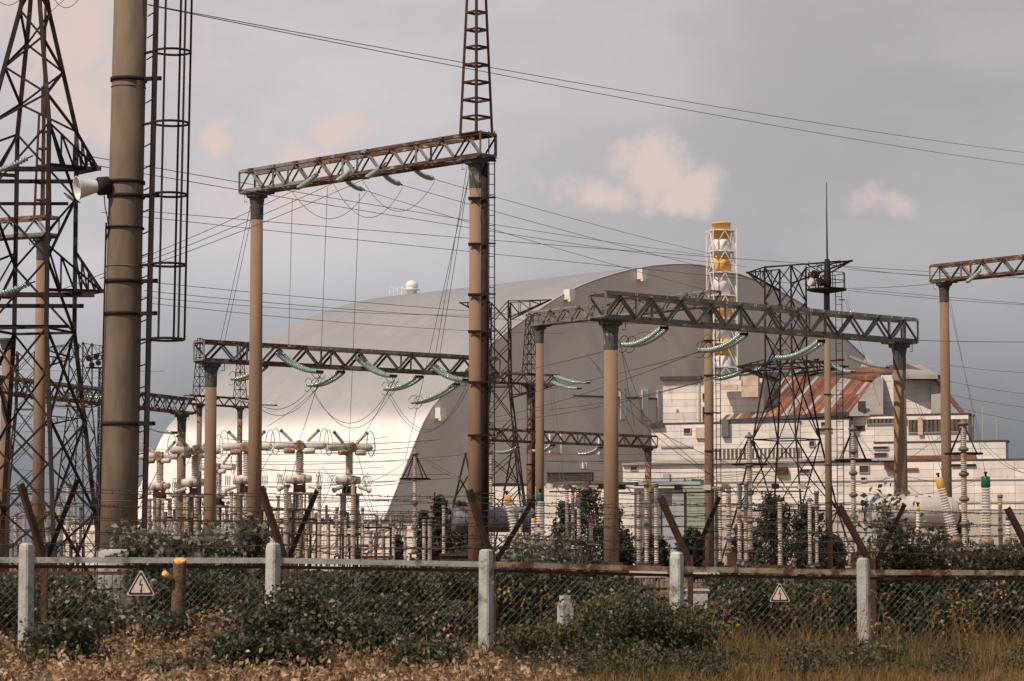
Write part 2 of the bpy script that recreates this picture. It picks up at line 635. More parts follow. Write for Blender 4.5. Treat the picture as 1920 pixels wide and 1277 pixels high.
APT = [(0, 110.2), (.08, 109.6), (.18, 107.4), (.30, 102.9), (.43, 95.6), (.60, 81.2), (.70, 70.6), (.80, 57.2), (.847, 49.7), (.905, 32.8), (.963, 15.3), (1.013, 0)]


def arch_z(s_):
    """smooth interpolation of the vault's section"""
    s_ = abs(s_)
    for i in range(len(APT) - 1):
        if APT[i][0] <= s_ <= APT[i + 1][0]:
            (x0, y0), (x1, y1) = APT[i], APT[i + 1]
            xp, yp = APT[i - 1] if i else (-APT[1][0], APT[1][1])
            xn, yn = APT[i + 2] if i + 2 < len(APT) else (x1 + (x1 - x0), y1 + (y1 - y0))
            m0, m1 = (y1 - yp) / (x1 - xp), (yn - y0) / (xn - x0)
            t = (s_ - x0) / (x1 - x0)
            h = x1 - x0
            return (2 * t ** 3 - 3 * t * t + 1) * y0 + (t ** 3 - 2 * t * t + t) * h * m0 + (-2 * t ** 3 + 3 * t * t) * y1 + (t ** 3 - t * t) * h * m1
    return 0.0


def arch_prof(n):
    out = []
    for i in range(n + 1):
        f = (i / n) * 2 - 1
        s = math.copysign(1.013 * (1 - (1 - abs(f)) ** 1.35), f)
        out.append((s, max(0.0, arch_z(s))))
    return out


def arch_mesh(name, matn, parent, l0, l1, scale, thick):
    """shell from l0 to l1 along the axis"""
    pr = arch_prof(72)
    V, F, UV = [], [], []
    arc = [0]
    for i in range(1, len(pr)):
        arc.append(arc[-1] + math.hypot((pr[i][0] - pr[i - 1][0]) * AW, pr[i][1] - pr[i - 1][1]))
    nl = 10
    n = len(pr)
    for j in range(nl + 1):
        l = l0 + (l1 - l0) * j / nl
        for i, (s, z) in enumerate(pr):
            V.append(A0 + adx * (s * AW * scale) + ady * l + Vector((0, 0, z * scale)))
    for j in range(nl):
        for i in range(n - 1):
            F.append((j * n + i + 1, j * n + i, (j + 1) * n + i, (j + 1) * n + i + 1))
            for jj, ii in ((j, i + 1), (j, i), (j + 1, i), (j + 1, i + 1)):
                UV.append((arc[ii] / 5.0 / 1.0, (l0 + (l1 - l0) * jj / nl) / 7.5))
    me = bpy.data.meshes.new(name)
    me.from_pydata([v - A0 for v in V], [], F)
    me.polygons.foreach_set('use_smooth', [True] * len(F))
    uvl = me.uv_layers.new()
    uvl.data.foreach_set('uv', [c for uv in UV for c in uv])
    me.materials.append(MATS[matn])
    o = bpy.data.objects.new(name, me)
    _link(o, Matrix.Translation(A0), parent)
    return o


arch = thing('arch_shelter', 'huge grey steel arch hall behind the switchyard with rounded vault', 'building', A0)
arch_mesh('vault', 'arch_cladding', arch, 0.0, AL, 1.0, 3.0)


def arch_wall(name, matn, l, sc, parent):
    pr = arch_prof(72)
    V, F, UV = [], [], []
    n = len(pr)
    rows = 1
    for (s, z) in pr:
        V.append((s * AW * sc, z * sc))
    V2 = [(x, 0) for x, z in V]
    allv = V + V2
    for i in range(1, n - 2):
        F.append((n + i, n + i + 1, i + 1, i))
    F.append((n + 1, 1, 0))
    F.append((n + n - 2, n - 1, n - 2))
    for f in F:
        for i in f:
            UV.append((allv[i][0] / 4.0, allv[i][1] / 4.0))
    me = bpy.data.meshes.new(name)
    me.from_pydata([adx * x + ady * l + Vector((0, 0, z)) for x, z in allv], [], F)
    uvl = me.uv_layers.new()
    uvl.data.foreach_set('uv', [c for uv in UV for c in uv])
    me.materials.append(MATS[matn])
    o = bpy.data.objects.new(name, me)
    _link(o, Matrix.Translation(A0), parent)
    return o


fw = arch_wall('end_wall', 'arch_front', .05, .9995, arch)
arch_wall('end_wall', 'arch_front', AL - .05, .9995, arch)
# rim of the vault
rim = MB()
rim.poly([A0 + adx * (s * AW) + ady * (-.05) + Vector((0, 0, z)) for s, z in arch_prof(72)], .28, 5)
rim.build('rim', 'arch_cladding', arch)


def on_face(px, py, off=0.0):
    """point of the arch's end wall seen at a pixel"""
    d = pdir(px, py)
    o = Vector((0, 0, EYE))
    nrm = -ady
    p0 = A0 + ady * .05
    t = (p0 - o).dot(nrm) / d.dot(nrm)
    return o + d * t + nrm * off


for (px, py) in ((1198, 515), (1062, 553), (820, 775)):
    p = on_face(px, py, 1.5)
    b = MB().box(p, (2.6, 3.0, 3.6), TH)
    b.box(p + Vector((.4, -1.2, -1.8)), (1.4, 1.2, 1.6), TH)
    b.build('rim_camera_box', 'frame_white', arch)
for (px, ya, yb) in ((1166, 731, 786), (1207, 732, 788), (1236, 733, 789)):
    a, c = on_face(px, ya, .4), on_face(px, yb, .4)
    o = MB().box((a + c) / 2, (2.2, .8, abs(a.z - c.z)), TH).build('louvre', 'louvre_blue', arch)
    for kx in (-1.25, 1.25):
        MB().box((a + c) / 2 + adx * kx, (.3, 1.1, abs(a.z - c.z) + .6), TH).build('louvre_frame', 'wall_backing', o)
for (px, py, pw, ph) in ((1040, 832, 26, 30), (1128, 838, 16, 26), (1095, 873, 8, 8), (1010, 842, 8, 26)):
    p = on_face(px, py, .3)
    o = MB().box(p, (pw / 5 * .98, .5, ph / 5), TH).build('panel', 'arch_front', arch)
    for sg in (-1, 1):
        MB().box(p - ady * .1 + adx * (sg * pw / 10), (.5, .7, ph / 5 + .6), TH).build('panel_frame', 'frame_white', o)
a, c = on_face(1075, 742, .3), on_face(1238, 748, .3)
MB().beam(a, c, .5).build('pipe', 'roof_dark', arch)
# roof: round vent with walkway, small railings
def on_top(l, s):
    z = arch_z(s)
    return A0 + adx * (s * AW) + ady * l + Vector((0, 0, z))


vp = on_top(AL * .93, -.12)
ro = thing('radar_dome', 'white round dome with walkway on top of the arch roof', 'dome', vp - Vector((0, 0, .3)))
MB().lathe(vp - Vector((0, 0, .5)), (0, 0, 1), [(0, 2.0), (2.0, 2.0), (2.0, 3.2), (2.4, 3.2), (2.5, 1.9), (3.2, 2.5), (4.2, 2.6), (5.2, 2.0), (5.8, 1.0), (6.0, .05)], 20).build('dome_body', 'frame_white', ro)
for i in range(4):
    a = vp + Vector((-4 - i * 1.7, -.4, .2))
    bar('rail_post', a - Vector((0, 0, .6)), a + Vector((0, 0, 2.6)), .25, 'frame_white', ro)
    bar('rail', a + Vector((0, 0, 2.5)), a + Vector((1.7, 0, 1.4 + (i % 2))), .22, 'frame_white', ro)
vp = on_top(2.5, .08)
rl = thing('roof_railing', 'small dark railing on the crest of the arch', 'railing', vp - Vector((0, 0, .2)))
for i in range(5):
    a = vp + adx * (i * 1.1 - 2) + Vector((0, 0, -.4))
    bar('post', a, a + Vector((0, 0, 2.6)), .2, 'wall_backing', rl)
bar('rail', vp + adx * -2 + Vector((0, 0, 1.6)), vp + adx * 2.6 + Vector((0, 0, 1.6)), .2, 'wall_backing', rl)

# ------------------------------------------------------------------ power-station blocks
RB = R(-18)
bdir = Vector((math.cos(RB), math.sin(RB), 0))
bnor = Vector((math.sin(RB), -math.cos(RB), 0))      # outward, towards the camera
station = thing('power_station', 'white panelled power station building with rust-streaked sloping roof', 'building', PZ(1550, 950, 0))


def on_line(corner, px, z):
    """point of a wall line (through corner, along bdir) seen in a pixel column"""
    t = 0.0
    for _ in range(30):
        p = corner + bdir * t
        cur = CX + (p.x / (p.y * math.cos(PIT) + (z - EYE) * math.sin(PIT))) * FPX
        t += (px - cur) * p.y / FPX / math.cos(RB)
    return corner + bdir * t


def wall_block(x0, x1, ytop, Y0, depth, zb=0.0, parent=station, matn='wall_backing', panels=True, pl=11.0, ph=2.3, pmat='white_wall', roofm='roof_dark', zt=None, ymin=None):
    a = P(x0, ytop, Y0)
    zt = a.z if zt is None else zt
    a.z = 0
    b = on_line(a, x1, zt)
    L = (b - a).length
    m = MB()
    c = (a + b) / 2 - bnor * (depth / 2)
    m.box((c.x, c.y, (zt + zb) / 2), (L, depth, zt - zb), RB)
    blk = m.build('wall', matn, parent)
    MB().box((c.x, c.y, zt + .35), (L + .8, depth + .8, .7), RB).build('roof_slab', roofm, blk)
    if panels:
        lo = zb
        if ymin is not None:
            lo = max(lo, EYE + (HOR - ymin) / FPX * Y0)
        nr = max(1, int(round((zt - lo) / ph)))
        hh = (zt - lo) / nr
        nc = max(1, int(round(L / pl)))
        ll = L / nc
        me = bpy.data.meshes.new('panel')
        mm = MB().box((0, 0, 0), (ll - .10, .36, hh - .09))
        me.from_pydata(mm.v, [], mm.f)
        me.materials.append(MATS[pmat])
        for r in range(nr):
            for cc in range(nc):
                p = a + bdir * ((cc + .5) * ll) + bnor * (.12 + random.uniform(-.04, .04))
                p.z = lo + (r + .5) * hh
                o = bpy.data.objects.new('panel', me)
                _link(o, Matrix.Translation(p) @ Matrix.Rotation(RB, 4, 'Z'), blk)
    return blk, a, b, zt


def wall_box(corner, x0, x1, y0, y1, name, matn, parent, out=.35, th=.5, frame_m=None, ribs=0):
    z1 = EYE + (HOR - y0) / FPX * corner.y
    z0 = EYE + (HOR - y1) / FPX * corner.y
    a, b = on_line(corner, x0, z1), on_line(corner, x1, z1)
    L = (b - a).length
    c = (a + b) / 2 + bnor * out
    o = MB().box((c.x, c.y, (z0 + z1) / 2), (L, th, z1 - z0), RB).build(name, matn, parent)
    if frame_m:
        for zz2 in (z0, z1):
            MB().box((c.x + bnor.x * .2, c.y + bnor.y * .2, zz2), (L + .3, th + .2, .22), RB).build('frame', frame_m, o)
        for e in (a, b):
            p = e + bnor * (out + .2)
            MB().box((p.x, p.y, (z0 + z1) / 2), (.22, th + .2, z1 - z0 - .24), RB).build('frame', frame_m, o)
    for i in range(ribs):
        p = a + bdir * ((i + .5) * L / ribs) + bnor * (out + .25)
        MB().box((p.x, p.y, (z0 + z1) / 2), (L / ribs * .55, th, z1 - z0 - .2), RB).build('rib', 'rib_dark', o)
    return o


bA, cA, _, zA = wall_block(1243, 1432, 713, 940, 22, zb=30, ymin=800)
bB, cB, _, zB = wall_block(1222, 1500, 797, 934, 30, zb=20, ymin=875)
bG, cG, _, zG = wall_block(1366, 1592, 790, 926, 30, zb=20, ymin=872)
bE, cE, dE, zE = wall_block(1652, 1745, 703, 930, 30, zb=40, ymin=780)
bD, cD, _, zD = wall_block(1582, 1816, 782, 918, 12, zb=20, ymin=866)
bC, cC, _, zC = wall_block(1168, 1980, 872, 922, 60, ymin=960, ph=2.6, pl=14)
bK, cK, _, zK = wall_block(1640, 1886, 832, 910, 6, zb=20, ymin=868)
# low front strip of the same wall
for (c0, args) in ((cA, [(1318, 1332, 740, 752), (1318, 1332, 765, 790)]), (cB, [(1283, 1296, 805, 815)]), (cG, [(1369, 1392, 815, 822), (1530, 1560, 806, 814)]),
                   (cK, [(1638, 1666, 798 + 40, 808 + 36), (1640, 1664, 850, 860)]), (cC, [(1183, 1196, 876, 883), (1612, 1630, 879, 892), (1615, 1624, 900, 908), (1500, 1520, 884, 892)])):
    for (x0, x1, y0, y1) in args:
        wall_box(c0, x0, x1, y0, y1, 'window', 'dark_opening', station, .25, .5, 'wall_backing')
wall_box(cG, 1332, 1502, 842, 862, 'window_band', 'dark_opening', station, .4, .5, 'wall_backing', ribs=22)
wall_box(cD, 1626, 1700, 787, 797, 'window_band', 'dark_opening', station, .4, .5, 'wall_backing', ribs=10)
wall_box(cD, 1704, 1814, 790, 814, 'window_band', 'dark_opening', station, .4, .5, 'wall_backing', ribs=14)
wall_box(cD, 1585, 1622, 800, 809, 'window_band', 'dark_opening', station, .3, .5)
wall_box(cK, 1692, 1830, 856, 866, 'rust_strip', 'rust_sheet', station, .6, 1.0)
wall_box(cC, 1695, 1722, 884, 888, 'pipe_tray', 'rust_sheet', station, .6, 1.0)
wall_box(cC, 1660, 1684, 873, 886, 'rust_box', 'deep_rust', station, 1.2, 2.0)
wall_box(cC, 1784, 1830, 878, 882, 'pipe_tray', 'dark_steel', station, .6, 1.0)
wall_box(cC, 1456, 1478, 880, 893, 'rust_box', 'deep_rust', station, 1.2, 2.0)
wall_box(cB, 1306, 1328, 804, 824, 'balcony', 'ochre_wall', station, .8, 1.2)
wall_box(cB, 1355, 1368, 790, 822, 'stair_tower', 'tank_grey', station, 1.0, 2.0)
wall_box(cC, 1010, 1112, 886, 902, 'gallery', 'dark_opening', station, .6, 2.0, 'roof_dark')
wall_box(cC, 1168, 1500, 868, 873, 'ledge', 'wall_backing', station, .8, 1.4)
wall_box(cC, 1500, 1690, 865, 870, 'ledge', 'wall_backing', station, .8, 1.4)
wall_box(cC, 1170, 1920, 905, 907, 'ledge', 'wall_backing', station, .4, .6)
wall_box(cC, 1170, 1920, 946, 948, 'ledge', 'wall_backing', station, .4, .6)
wall_box(cD, 1722, 1731, 786, 818, 'ladder_cage', 'ochre_wall', station, 1.2, .5)
for (x0, x1, y0, y1) in ((1268, 1272, 768, 772), (1310, 1313, 716, 790), (1335, 1337, 716, 790)):
    wall_box(cA, x0, x1, y0, y1, 'pipe', 'wall_backing', station, .5, .5)
for (x0, x1, y0, y1) in ((1430, 1436, 797, 812), (1470, 1490, 800, 808), (1540, 1550, 795, 803), (1400, 1412, 826, 834), (1518, 1528, 830, 840)):
    wall_box(cG, x0, x1, y0, y1, 'window', 'dark_opening', station, .25, .5, 'wall_backing')
for (x0, x1, y0, y1) in ((1240, 1300, 838, 841), (1230, 1360, 866, 868)):
    wall_box(cB, x0, x1, y0, y1, 'pipe', 'grey_sheet', station, .5, .5)
for (px, y0, y1, Yq) in ((1842, 832, 762, 905), (1868, 832, 780, 902), (1823, 800, 755, 905), (1412, 705, 680, 925), (1262, 712, 690, 940)):
    bar('antenna', P(px, y0, Yq), P(px, y1, Yq), .18, 'wall_backing', station)
# dark trim on the roof edges of the left block
for (x0, x1, yy, c0) in ((1240, 1316, 707, cA), (1220, 1246, 795, cB)):
    wall_box(c0, x0, x1, yy, yy + 7, 'roof_edge', 'roof_dark', station, .8, 2.0)
# ochre upper storey by the stack
blk, cO, _, _ = wall_block(1390, 1422, 703, 926, 2, zb=58, pmat='ochre_wall', ph=3.2, pl=6)
wall_box(cO, 1346, 1388, 706, 713, 'roof_edge', 'frame_white', station, .5, 3.0)
wall_box(cO, 1352, 1384, 722, 731, 'panel', 'ochre_wall', station, 1.0, 1.0)

# sloping rusted roof, laid in strips
Ylo, Yhi = 928, 962
lo0, lo1 = P(1350, 792, Ylo), P(1590, 776, Ylo - 15)
hi0, hi1 = P(1432, 706, Yhi), P(1646, 706, Yhi - 19)
roof = MB()
roof.add([lo0, lo1, hi1, hi0, lo0 - Vector((0, 0, 1)), lo1 - Vector((0, 0, 1)), hi1 - Vector((0, 0, 1)), hi0 - Vector((0, 0, 1))], [(0, 1, 2, 3), (7, 6, 5, 4), (0, 4, 5, 1), (3, 2, 6, 7), (0, 3, 7, 4), (1, 5, 6, 2)])
rf = roof.build('sloping_roof', 'wall_backing', station)
nst = 30
for i in range(nst):
    for j in range(2):
        t0, t1 = (i + .04) / nst, (i + .96) / nst
        s0, s1 = j / 2 + .004, (j + 1) / 2 - .004
        up = Vector((0, -.15, .3 + random.uniform(0, .12)))
        cs = [lo0.lerp(lo1, t).lerp(hi0.lerp(hi1, t), s) + up for t, s in ((t0, s0), (t1, s0), (t1, s1), (t0, s1))]
        m = MB().add(cs + [c - Vector((0, 0, .25)) for c in cs], [(0, 1, 2, 3), (7, 6, 5, 4), (0, 4, 5, 1), (2, 6, 7, 3), (1, 5, 6, 2), (0, 3, 7, 4)])
        m.build('roof_sheet', random.choice(['rust_sheet', 'rust_sheet', 'grey_sheet']), rf)
MB().beam(lo0 + Vector((0, -.6, .2)), lo1 + Vector((0, -.6, .2)), 1.2).build('eave', 'roof_dark', rf)
MB().beam(hi0 + Vector((0, -.6, .6)), hi1 + Vector((2, -.6, .6)), 1.8).build('ridge', 'roof_dark', rf)
# grey gable between the slope and the white block
g0, g1, g2, g3 = P(1588, 780, 912), P(1646, 706, 935), P(1656, 706, 928), P(1656, 780, 916)
for nm, pts in (('gable', [g0, g1, g2, g3]),):
    back = Vector((0, 6, 0))
    MB().add(pts + [p + back for p in pts], [(3, 2, 1, 0), (4, 5, 6, 7), (0, 1, 5, 4), (1, 2, 6, 5), (2, 3, 7, 6), (3, 0, 4, 7)]).build(nm, 'grey_sheet', station)
p = P(1616, 766, 916)
MB().box(p, (2.4, 1.6, 5.0), RB).build('window', 'dark_opening', station)
# flat rusty roof behind, low hipped
h = [P(1560, 706, 950), P(1756, 704, 915), P(1700, 682, 950), P(1590, 690, 970)]
MB().add(h + [q2 - Vector((0, 0, 1.5)) for q2 in h], [(0, 1, 2, 3), (7, 6, 5, 4), (0, 4, 5, 1), (1, 5, 6, 2), (2, 6, 7, 3), (3, 7, 4, 0)]).build('hip_roof', 'rust_sheet', station)
h = [P(1672, 702, 924), P(1758, 702, 912), P(1728, 684, 950), P(1690, 684, 955)]
MB().add(h + [q2 - Vector((0, 0, 1.5)) for q2 in h], [(0, 1, 2, 3), (7, 6, 5, 4), (0, 4, 5, 1), (1, 5, 6, 2), (2, 6, 7, 3), (3, 7, 4, 0)]).build('hip_roof', 'grey_sheet', station)
for i in range(8):
    a = P(1690 + i * 9.2, 684 + i * 2.3, 975 - i * 3)
    bar('rail_post', a, a + Vector((0, 0, 2.4)), .18, 'wall_backing', station)
bar('rail', P(1690, 672, 975), P(1755, 688, 954), .18, 'wall_backing', station)
# buttress on the right
b0, b1, b2 = P(1746, 706, 919), P(1746, 790, 919), P(1815, 790, 908)
MB().add([b0, b1, b2] + [p + Vector((4, 30, 0)) for p in (b0, b1, b2)], [(0, 1, 2), (5, 4, 3), (0, 3, 4, 1), (1, 4, 5, 2), (2, 5, 3, 0)]).build('buttress', 'grey_sheet', station)
MB().beam(b0 + Vector((0, -1, .5)), b2 + Vector((0, -1, .5)), 1.0).build('buttress_edge', 'rust_sheet', station)
# dark gable far behind
q0 = P(1610, 700, 1010)
MB().add([P(1606, 700, 990), P(1655, 700, 990), P(1624, 668, 990), P(1606, 700, 1010), P(1655, 700, 1010), P(1624, 668, 1010)], [(0, 1, 2), (5, 4, 3), (0, 3, 4, 1), (1, 4, 5, 2), (2, 5, 3, 0)]).build('rear_gable', 'arch_front', station)

# ------------------------------------------------------------------ ventilation stack
YS = 968.0
sc0 = PZ(1354.5, YS, 60)
sc0.z = 0
mpp = YS / FPX
zof = lambda y: P(1355, y, YS).z
stack = thing('ventilation_stack', 'yellow and white banded chimney inside a white lattice frame', 'chimney', (sc0.x, sc0.y, 0))
bands = [(418, 450, 'stack_yellow'), (450, 479, 'stack_white'), (479, 514, 'stack_yellow'), (514, 556, 'stack_white'), (556, 596, 'stack_yellow'), (596, 636, 'stack_white'), (636, 668, 'stack_yellow'), (668, 712, 'stack_white'), (712, 1050, 'stack_white')]
for (y0, y1, mm) in bands:
    z1, z0 = zof(y0), zof(y1)
    if y1 > 1000:
        z0 = 0
    pr = [(0, 3.3), (z1 - z0 - .03, 3.3)]
    if y0 == 418:
        pr = [(0, 3.3), (z1 - z0 - .6, 3.3), (z1 - z0 - .6, 3.5), (z1 - z0, 3.5), (z1 - z0, 3.1), (z1 - z0 - 2.0, 3.0)]
    MB().lathe((sc0.x, sc0.y, z0), (0, 0, 1), pr, 28).build('band', mm, stack)
lev = [434, 473, 513, 556, 600, 645, 690, 720]
hw = 6.1
rot = R(12)
cor = [Vector((math.cos(rot + math.pi / 4 + i * math.pi / 2), math.sin(rot + math.pi / 4 + i * math.pi / 2), 0)) * hw * 1.02 for i in range(4)]
zt = zof(430)
for c in cor:
    bar('frame_post', Vector((sc0.x, sc0.y, 0)) + c, Vector((sc0.x, sc0.y, zt)) + c, .40, 'frame_white', stack)
for li, yy in enumerate(lev):
    z = zof(yy)
    MB().lathe((sc0.x, sc0.y, z), (0, 0, 1), [(0, 3.35), (0, 4.7), (.4, 4.7), (.4, 3.35)], 24, smooth=False, cap=False).build('platform', 'frame_white', stack)
    for i in range(4):
        a, b2 = cor[i], cor[(i + 1) % 4]
        o = Vector((sc0.x, sc0.y, z))
        bar('ring_beam', o + a, o + b2, .3, 'frame_white', stack)
        if li + 1 < len(lev):
            z2 = zof(lev[li + 1])
            o2 = Vector((sc0.x, sc0.y, z2))
            mid = (a + b2) / 2
            bar('brace', o2 + a, o + mid, .28, 'frame_white', stack)
            bar('brace', o2 + b2, o + mid, .28, 'frame_white', stack)

# ------------------------------------------------------------------ low buildings between yard and arch
lowb = thing('low_building', 'long low white building with rusty roof rail under the arch', 'building', PZ(500, 640, 0))
blk, cL, _, zL = wall_block(120, 800, 984, 660, 14, parent=lowb, pl=9, ph=2.2)
rp = on_line(cL, 560, zL)
n = 40
for i in range(n):
    a = on_line(cL, 560 + i * 6, zL) + bnor * .3
    a.z = zL + .6
    bar('rail_post', a, a + Vector((0, 0, 1.3)), .12, 'deep_rust', lowb)
a, b2 = on_line(cL, 560, zL) + bnor * .3, on_line(cL, 796, zL) + bnor * .3
for dz in (.9, 1.4, 1.85):
    a.z = b2.z = zL + dz
    bar('rail', a, b2, .14, 'deep_rust', lowb)
midb = thing('pump_house', 'pale flat-roofed building seen between the trees under the arch', 'building', PZ(1080, 700, 0))
wall_block(900, 1190, 912, 720, 20, parent=midb, pl=12, ph=2.6)
shed = thing('relay_shed', 'blue-grey sheet metal shed with open front beside the gantry post', 'shed', PZ(1265, 330, 0))
RBs = RB
blk, cS, _, zS = wall_block(1213, 1292, 908, 340, 6, parent=shed, matn='bluegrey_shed', panels=False, roofm='bluegrey_shed')
wall_box(cS, 1264, 1286, 898, 1045, 'pillar', 'bluegrey_shed', shed, .6, 1.0)
wall_box(cS, 1246, 1258, 890, 908, 'vent_box', 'bluegrey_shed', shed, .3, 1.0)
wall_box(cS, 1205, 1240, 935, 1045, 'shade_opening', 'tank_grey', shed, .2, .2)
wall_box(cS, 1205, 1320, 905, 911, 'fascia', 'bluegrey_shed', shed, 1.0, 2.0)
cont = thing('sheet_container', 'pale green corrugated container standing beside the blue-grey shed', 'container', PZ(1305, 335, 0))
blk, cS, _, zS = wall_block(1288, 1342, 922, 336, 3, parent=cont, matn='green_sheet', panels=True, pmat='green_sheet', pl=8, ph=.9, roofm='green_sheet')
# ------------------------------------------------------------------ gantries
def disc_chain(m, pts, r=.125, pitch=.135, n=10):
    r *= .86
    """glass discs threaded along a polyline"""
    pts = [Vector(p) for p in pts]
    acc, last = 0.0, pts[0]
    nxt = pitch * .5
    for p in pts[1:]:
        seg = p - last
        L = seg.length
        while nxt <= acc + L:
            q0 = last + seg * ((nxt - acc) / L)
            d = seg.normalized()
            m.lathe(q0 - d * .05, d, [(0, .035), (.025, .05), (.05, r), (.075, r * .93), (.08, .04), (.10, .03)], n, cap=False)
            nxt += pitch
        acc += L
        last = p
    m.poly(pts, .018, 4)


def sagline(a, b, sag, n=16):
    a, b = Vector(a), Vector(b)
    return [a.lerp(b, i / n) - Vector((0, 0, sag * 4 * (i / n) * (1 - i / n))) for i in range(n + 1)]


def insulator_string(a, b, label, group, double=0.0, sag=.12, ring=False, r=.125, n=10):
    a, b = Vector(a), Vector(b)
    t = thing('insulator_string', label, 'insulator', a, group)
    d = (b - a).normalized()
    sd = d.cross(Vector((0, 0, 1))).normalized()
    a2, b2 = a + d * .25, b - d * .2
    offs = (-double / 2, double / 2) if double else (0,)
    for o in offs:
        m = MB()
        disc_chain(m, sagline(a2 + sd * o, b2 + sd * o, sag), r, .135, n)
        m.build('glass_discs', 'teal_glass', t)
    if double:
        bar('yoke_plate', b2 - sd * (double / 2 + .06), b2 + sd * (double / 2 + .06), .05, 'dark_steel', t, hd=.12)
        bar('yoke_plate', a2 - sd * (double / 2 + .06), a2 + sd * (double / 2 + .06), .05, 'dark_steel', t, hd=.12)
    bar('hanger', a, a2, .05, 'dark_steel', t)
    bar('clamp', b2, b, .06, 'dark_steel', t)
    if ring:
        c = b2 - d * .1
        up = Vector((0, 0, 1))
        for o in offs:
            MB().poly([c + sd * o * 1.2 + (d * .4 * math.cos(u) + up * .36 * math.sin(u)) for u in np.linspace(.6, 5.6, 14)], .016, 5).build('arcing_ring', 'dark_steel', t)
    return t


def lattice_spire(base, z0, z1, w0, w1, parent, rz, matn='deep_rust', lw=.075, levels=8, xbrace=False):
    """square tapering mast on a gantry"""
    cs = [(math.cos(rz + math.pi / 4 + i * math.pi / 2), math.sin(rz + math.pi / 4 + i * math.pi / 2)) for i in range(4)]
    plate = MB().box((base.x, base.y, z0 + .03), (w0 * 1.1, w0 * 1.1, .06), rz).build('spire', matn, parent)

    def pt(i, f):
        w_ = (w0 + (w1 - w0) * f) * .7071
        return Vector((base.x + cs[i % 4][0] * w_, base.y + cs[i % 4][1] * w_, z0 + (z1 - z0) * f))
    for i in range(4):
        bar('leg', pt(i, 0), pt(i, 1), lw, matn, plate, 'angle')
    for j in range(1, levels + 1):
        f = j / levels
        for i in range(4):
            bar('crossbar', pt(i, f), pt(i + 1, f), lw * .85, matn, plate, 'angle')
            if xbrace:
                f0 = (j - 1) / levels
                bar('brace', pt(i, f0), pt(i + 1, f), lw * .6, matn, plate)
    return plate


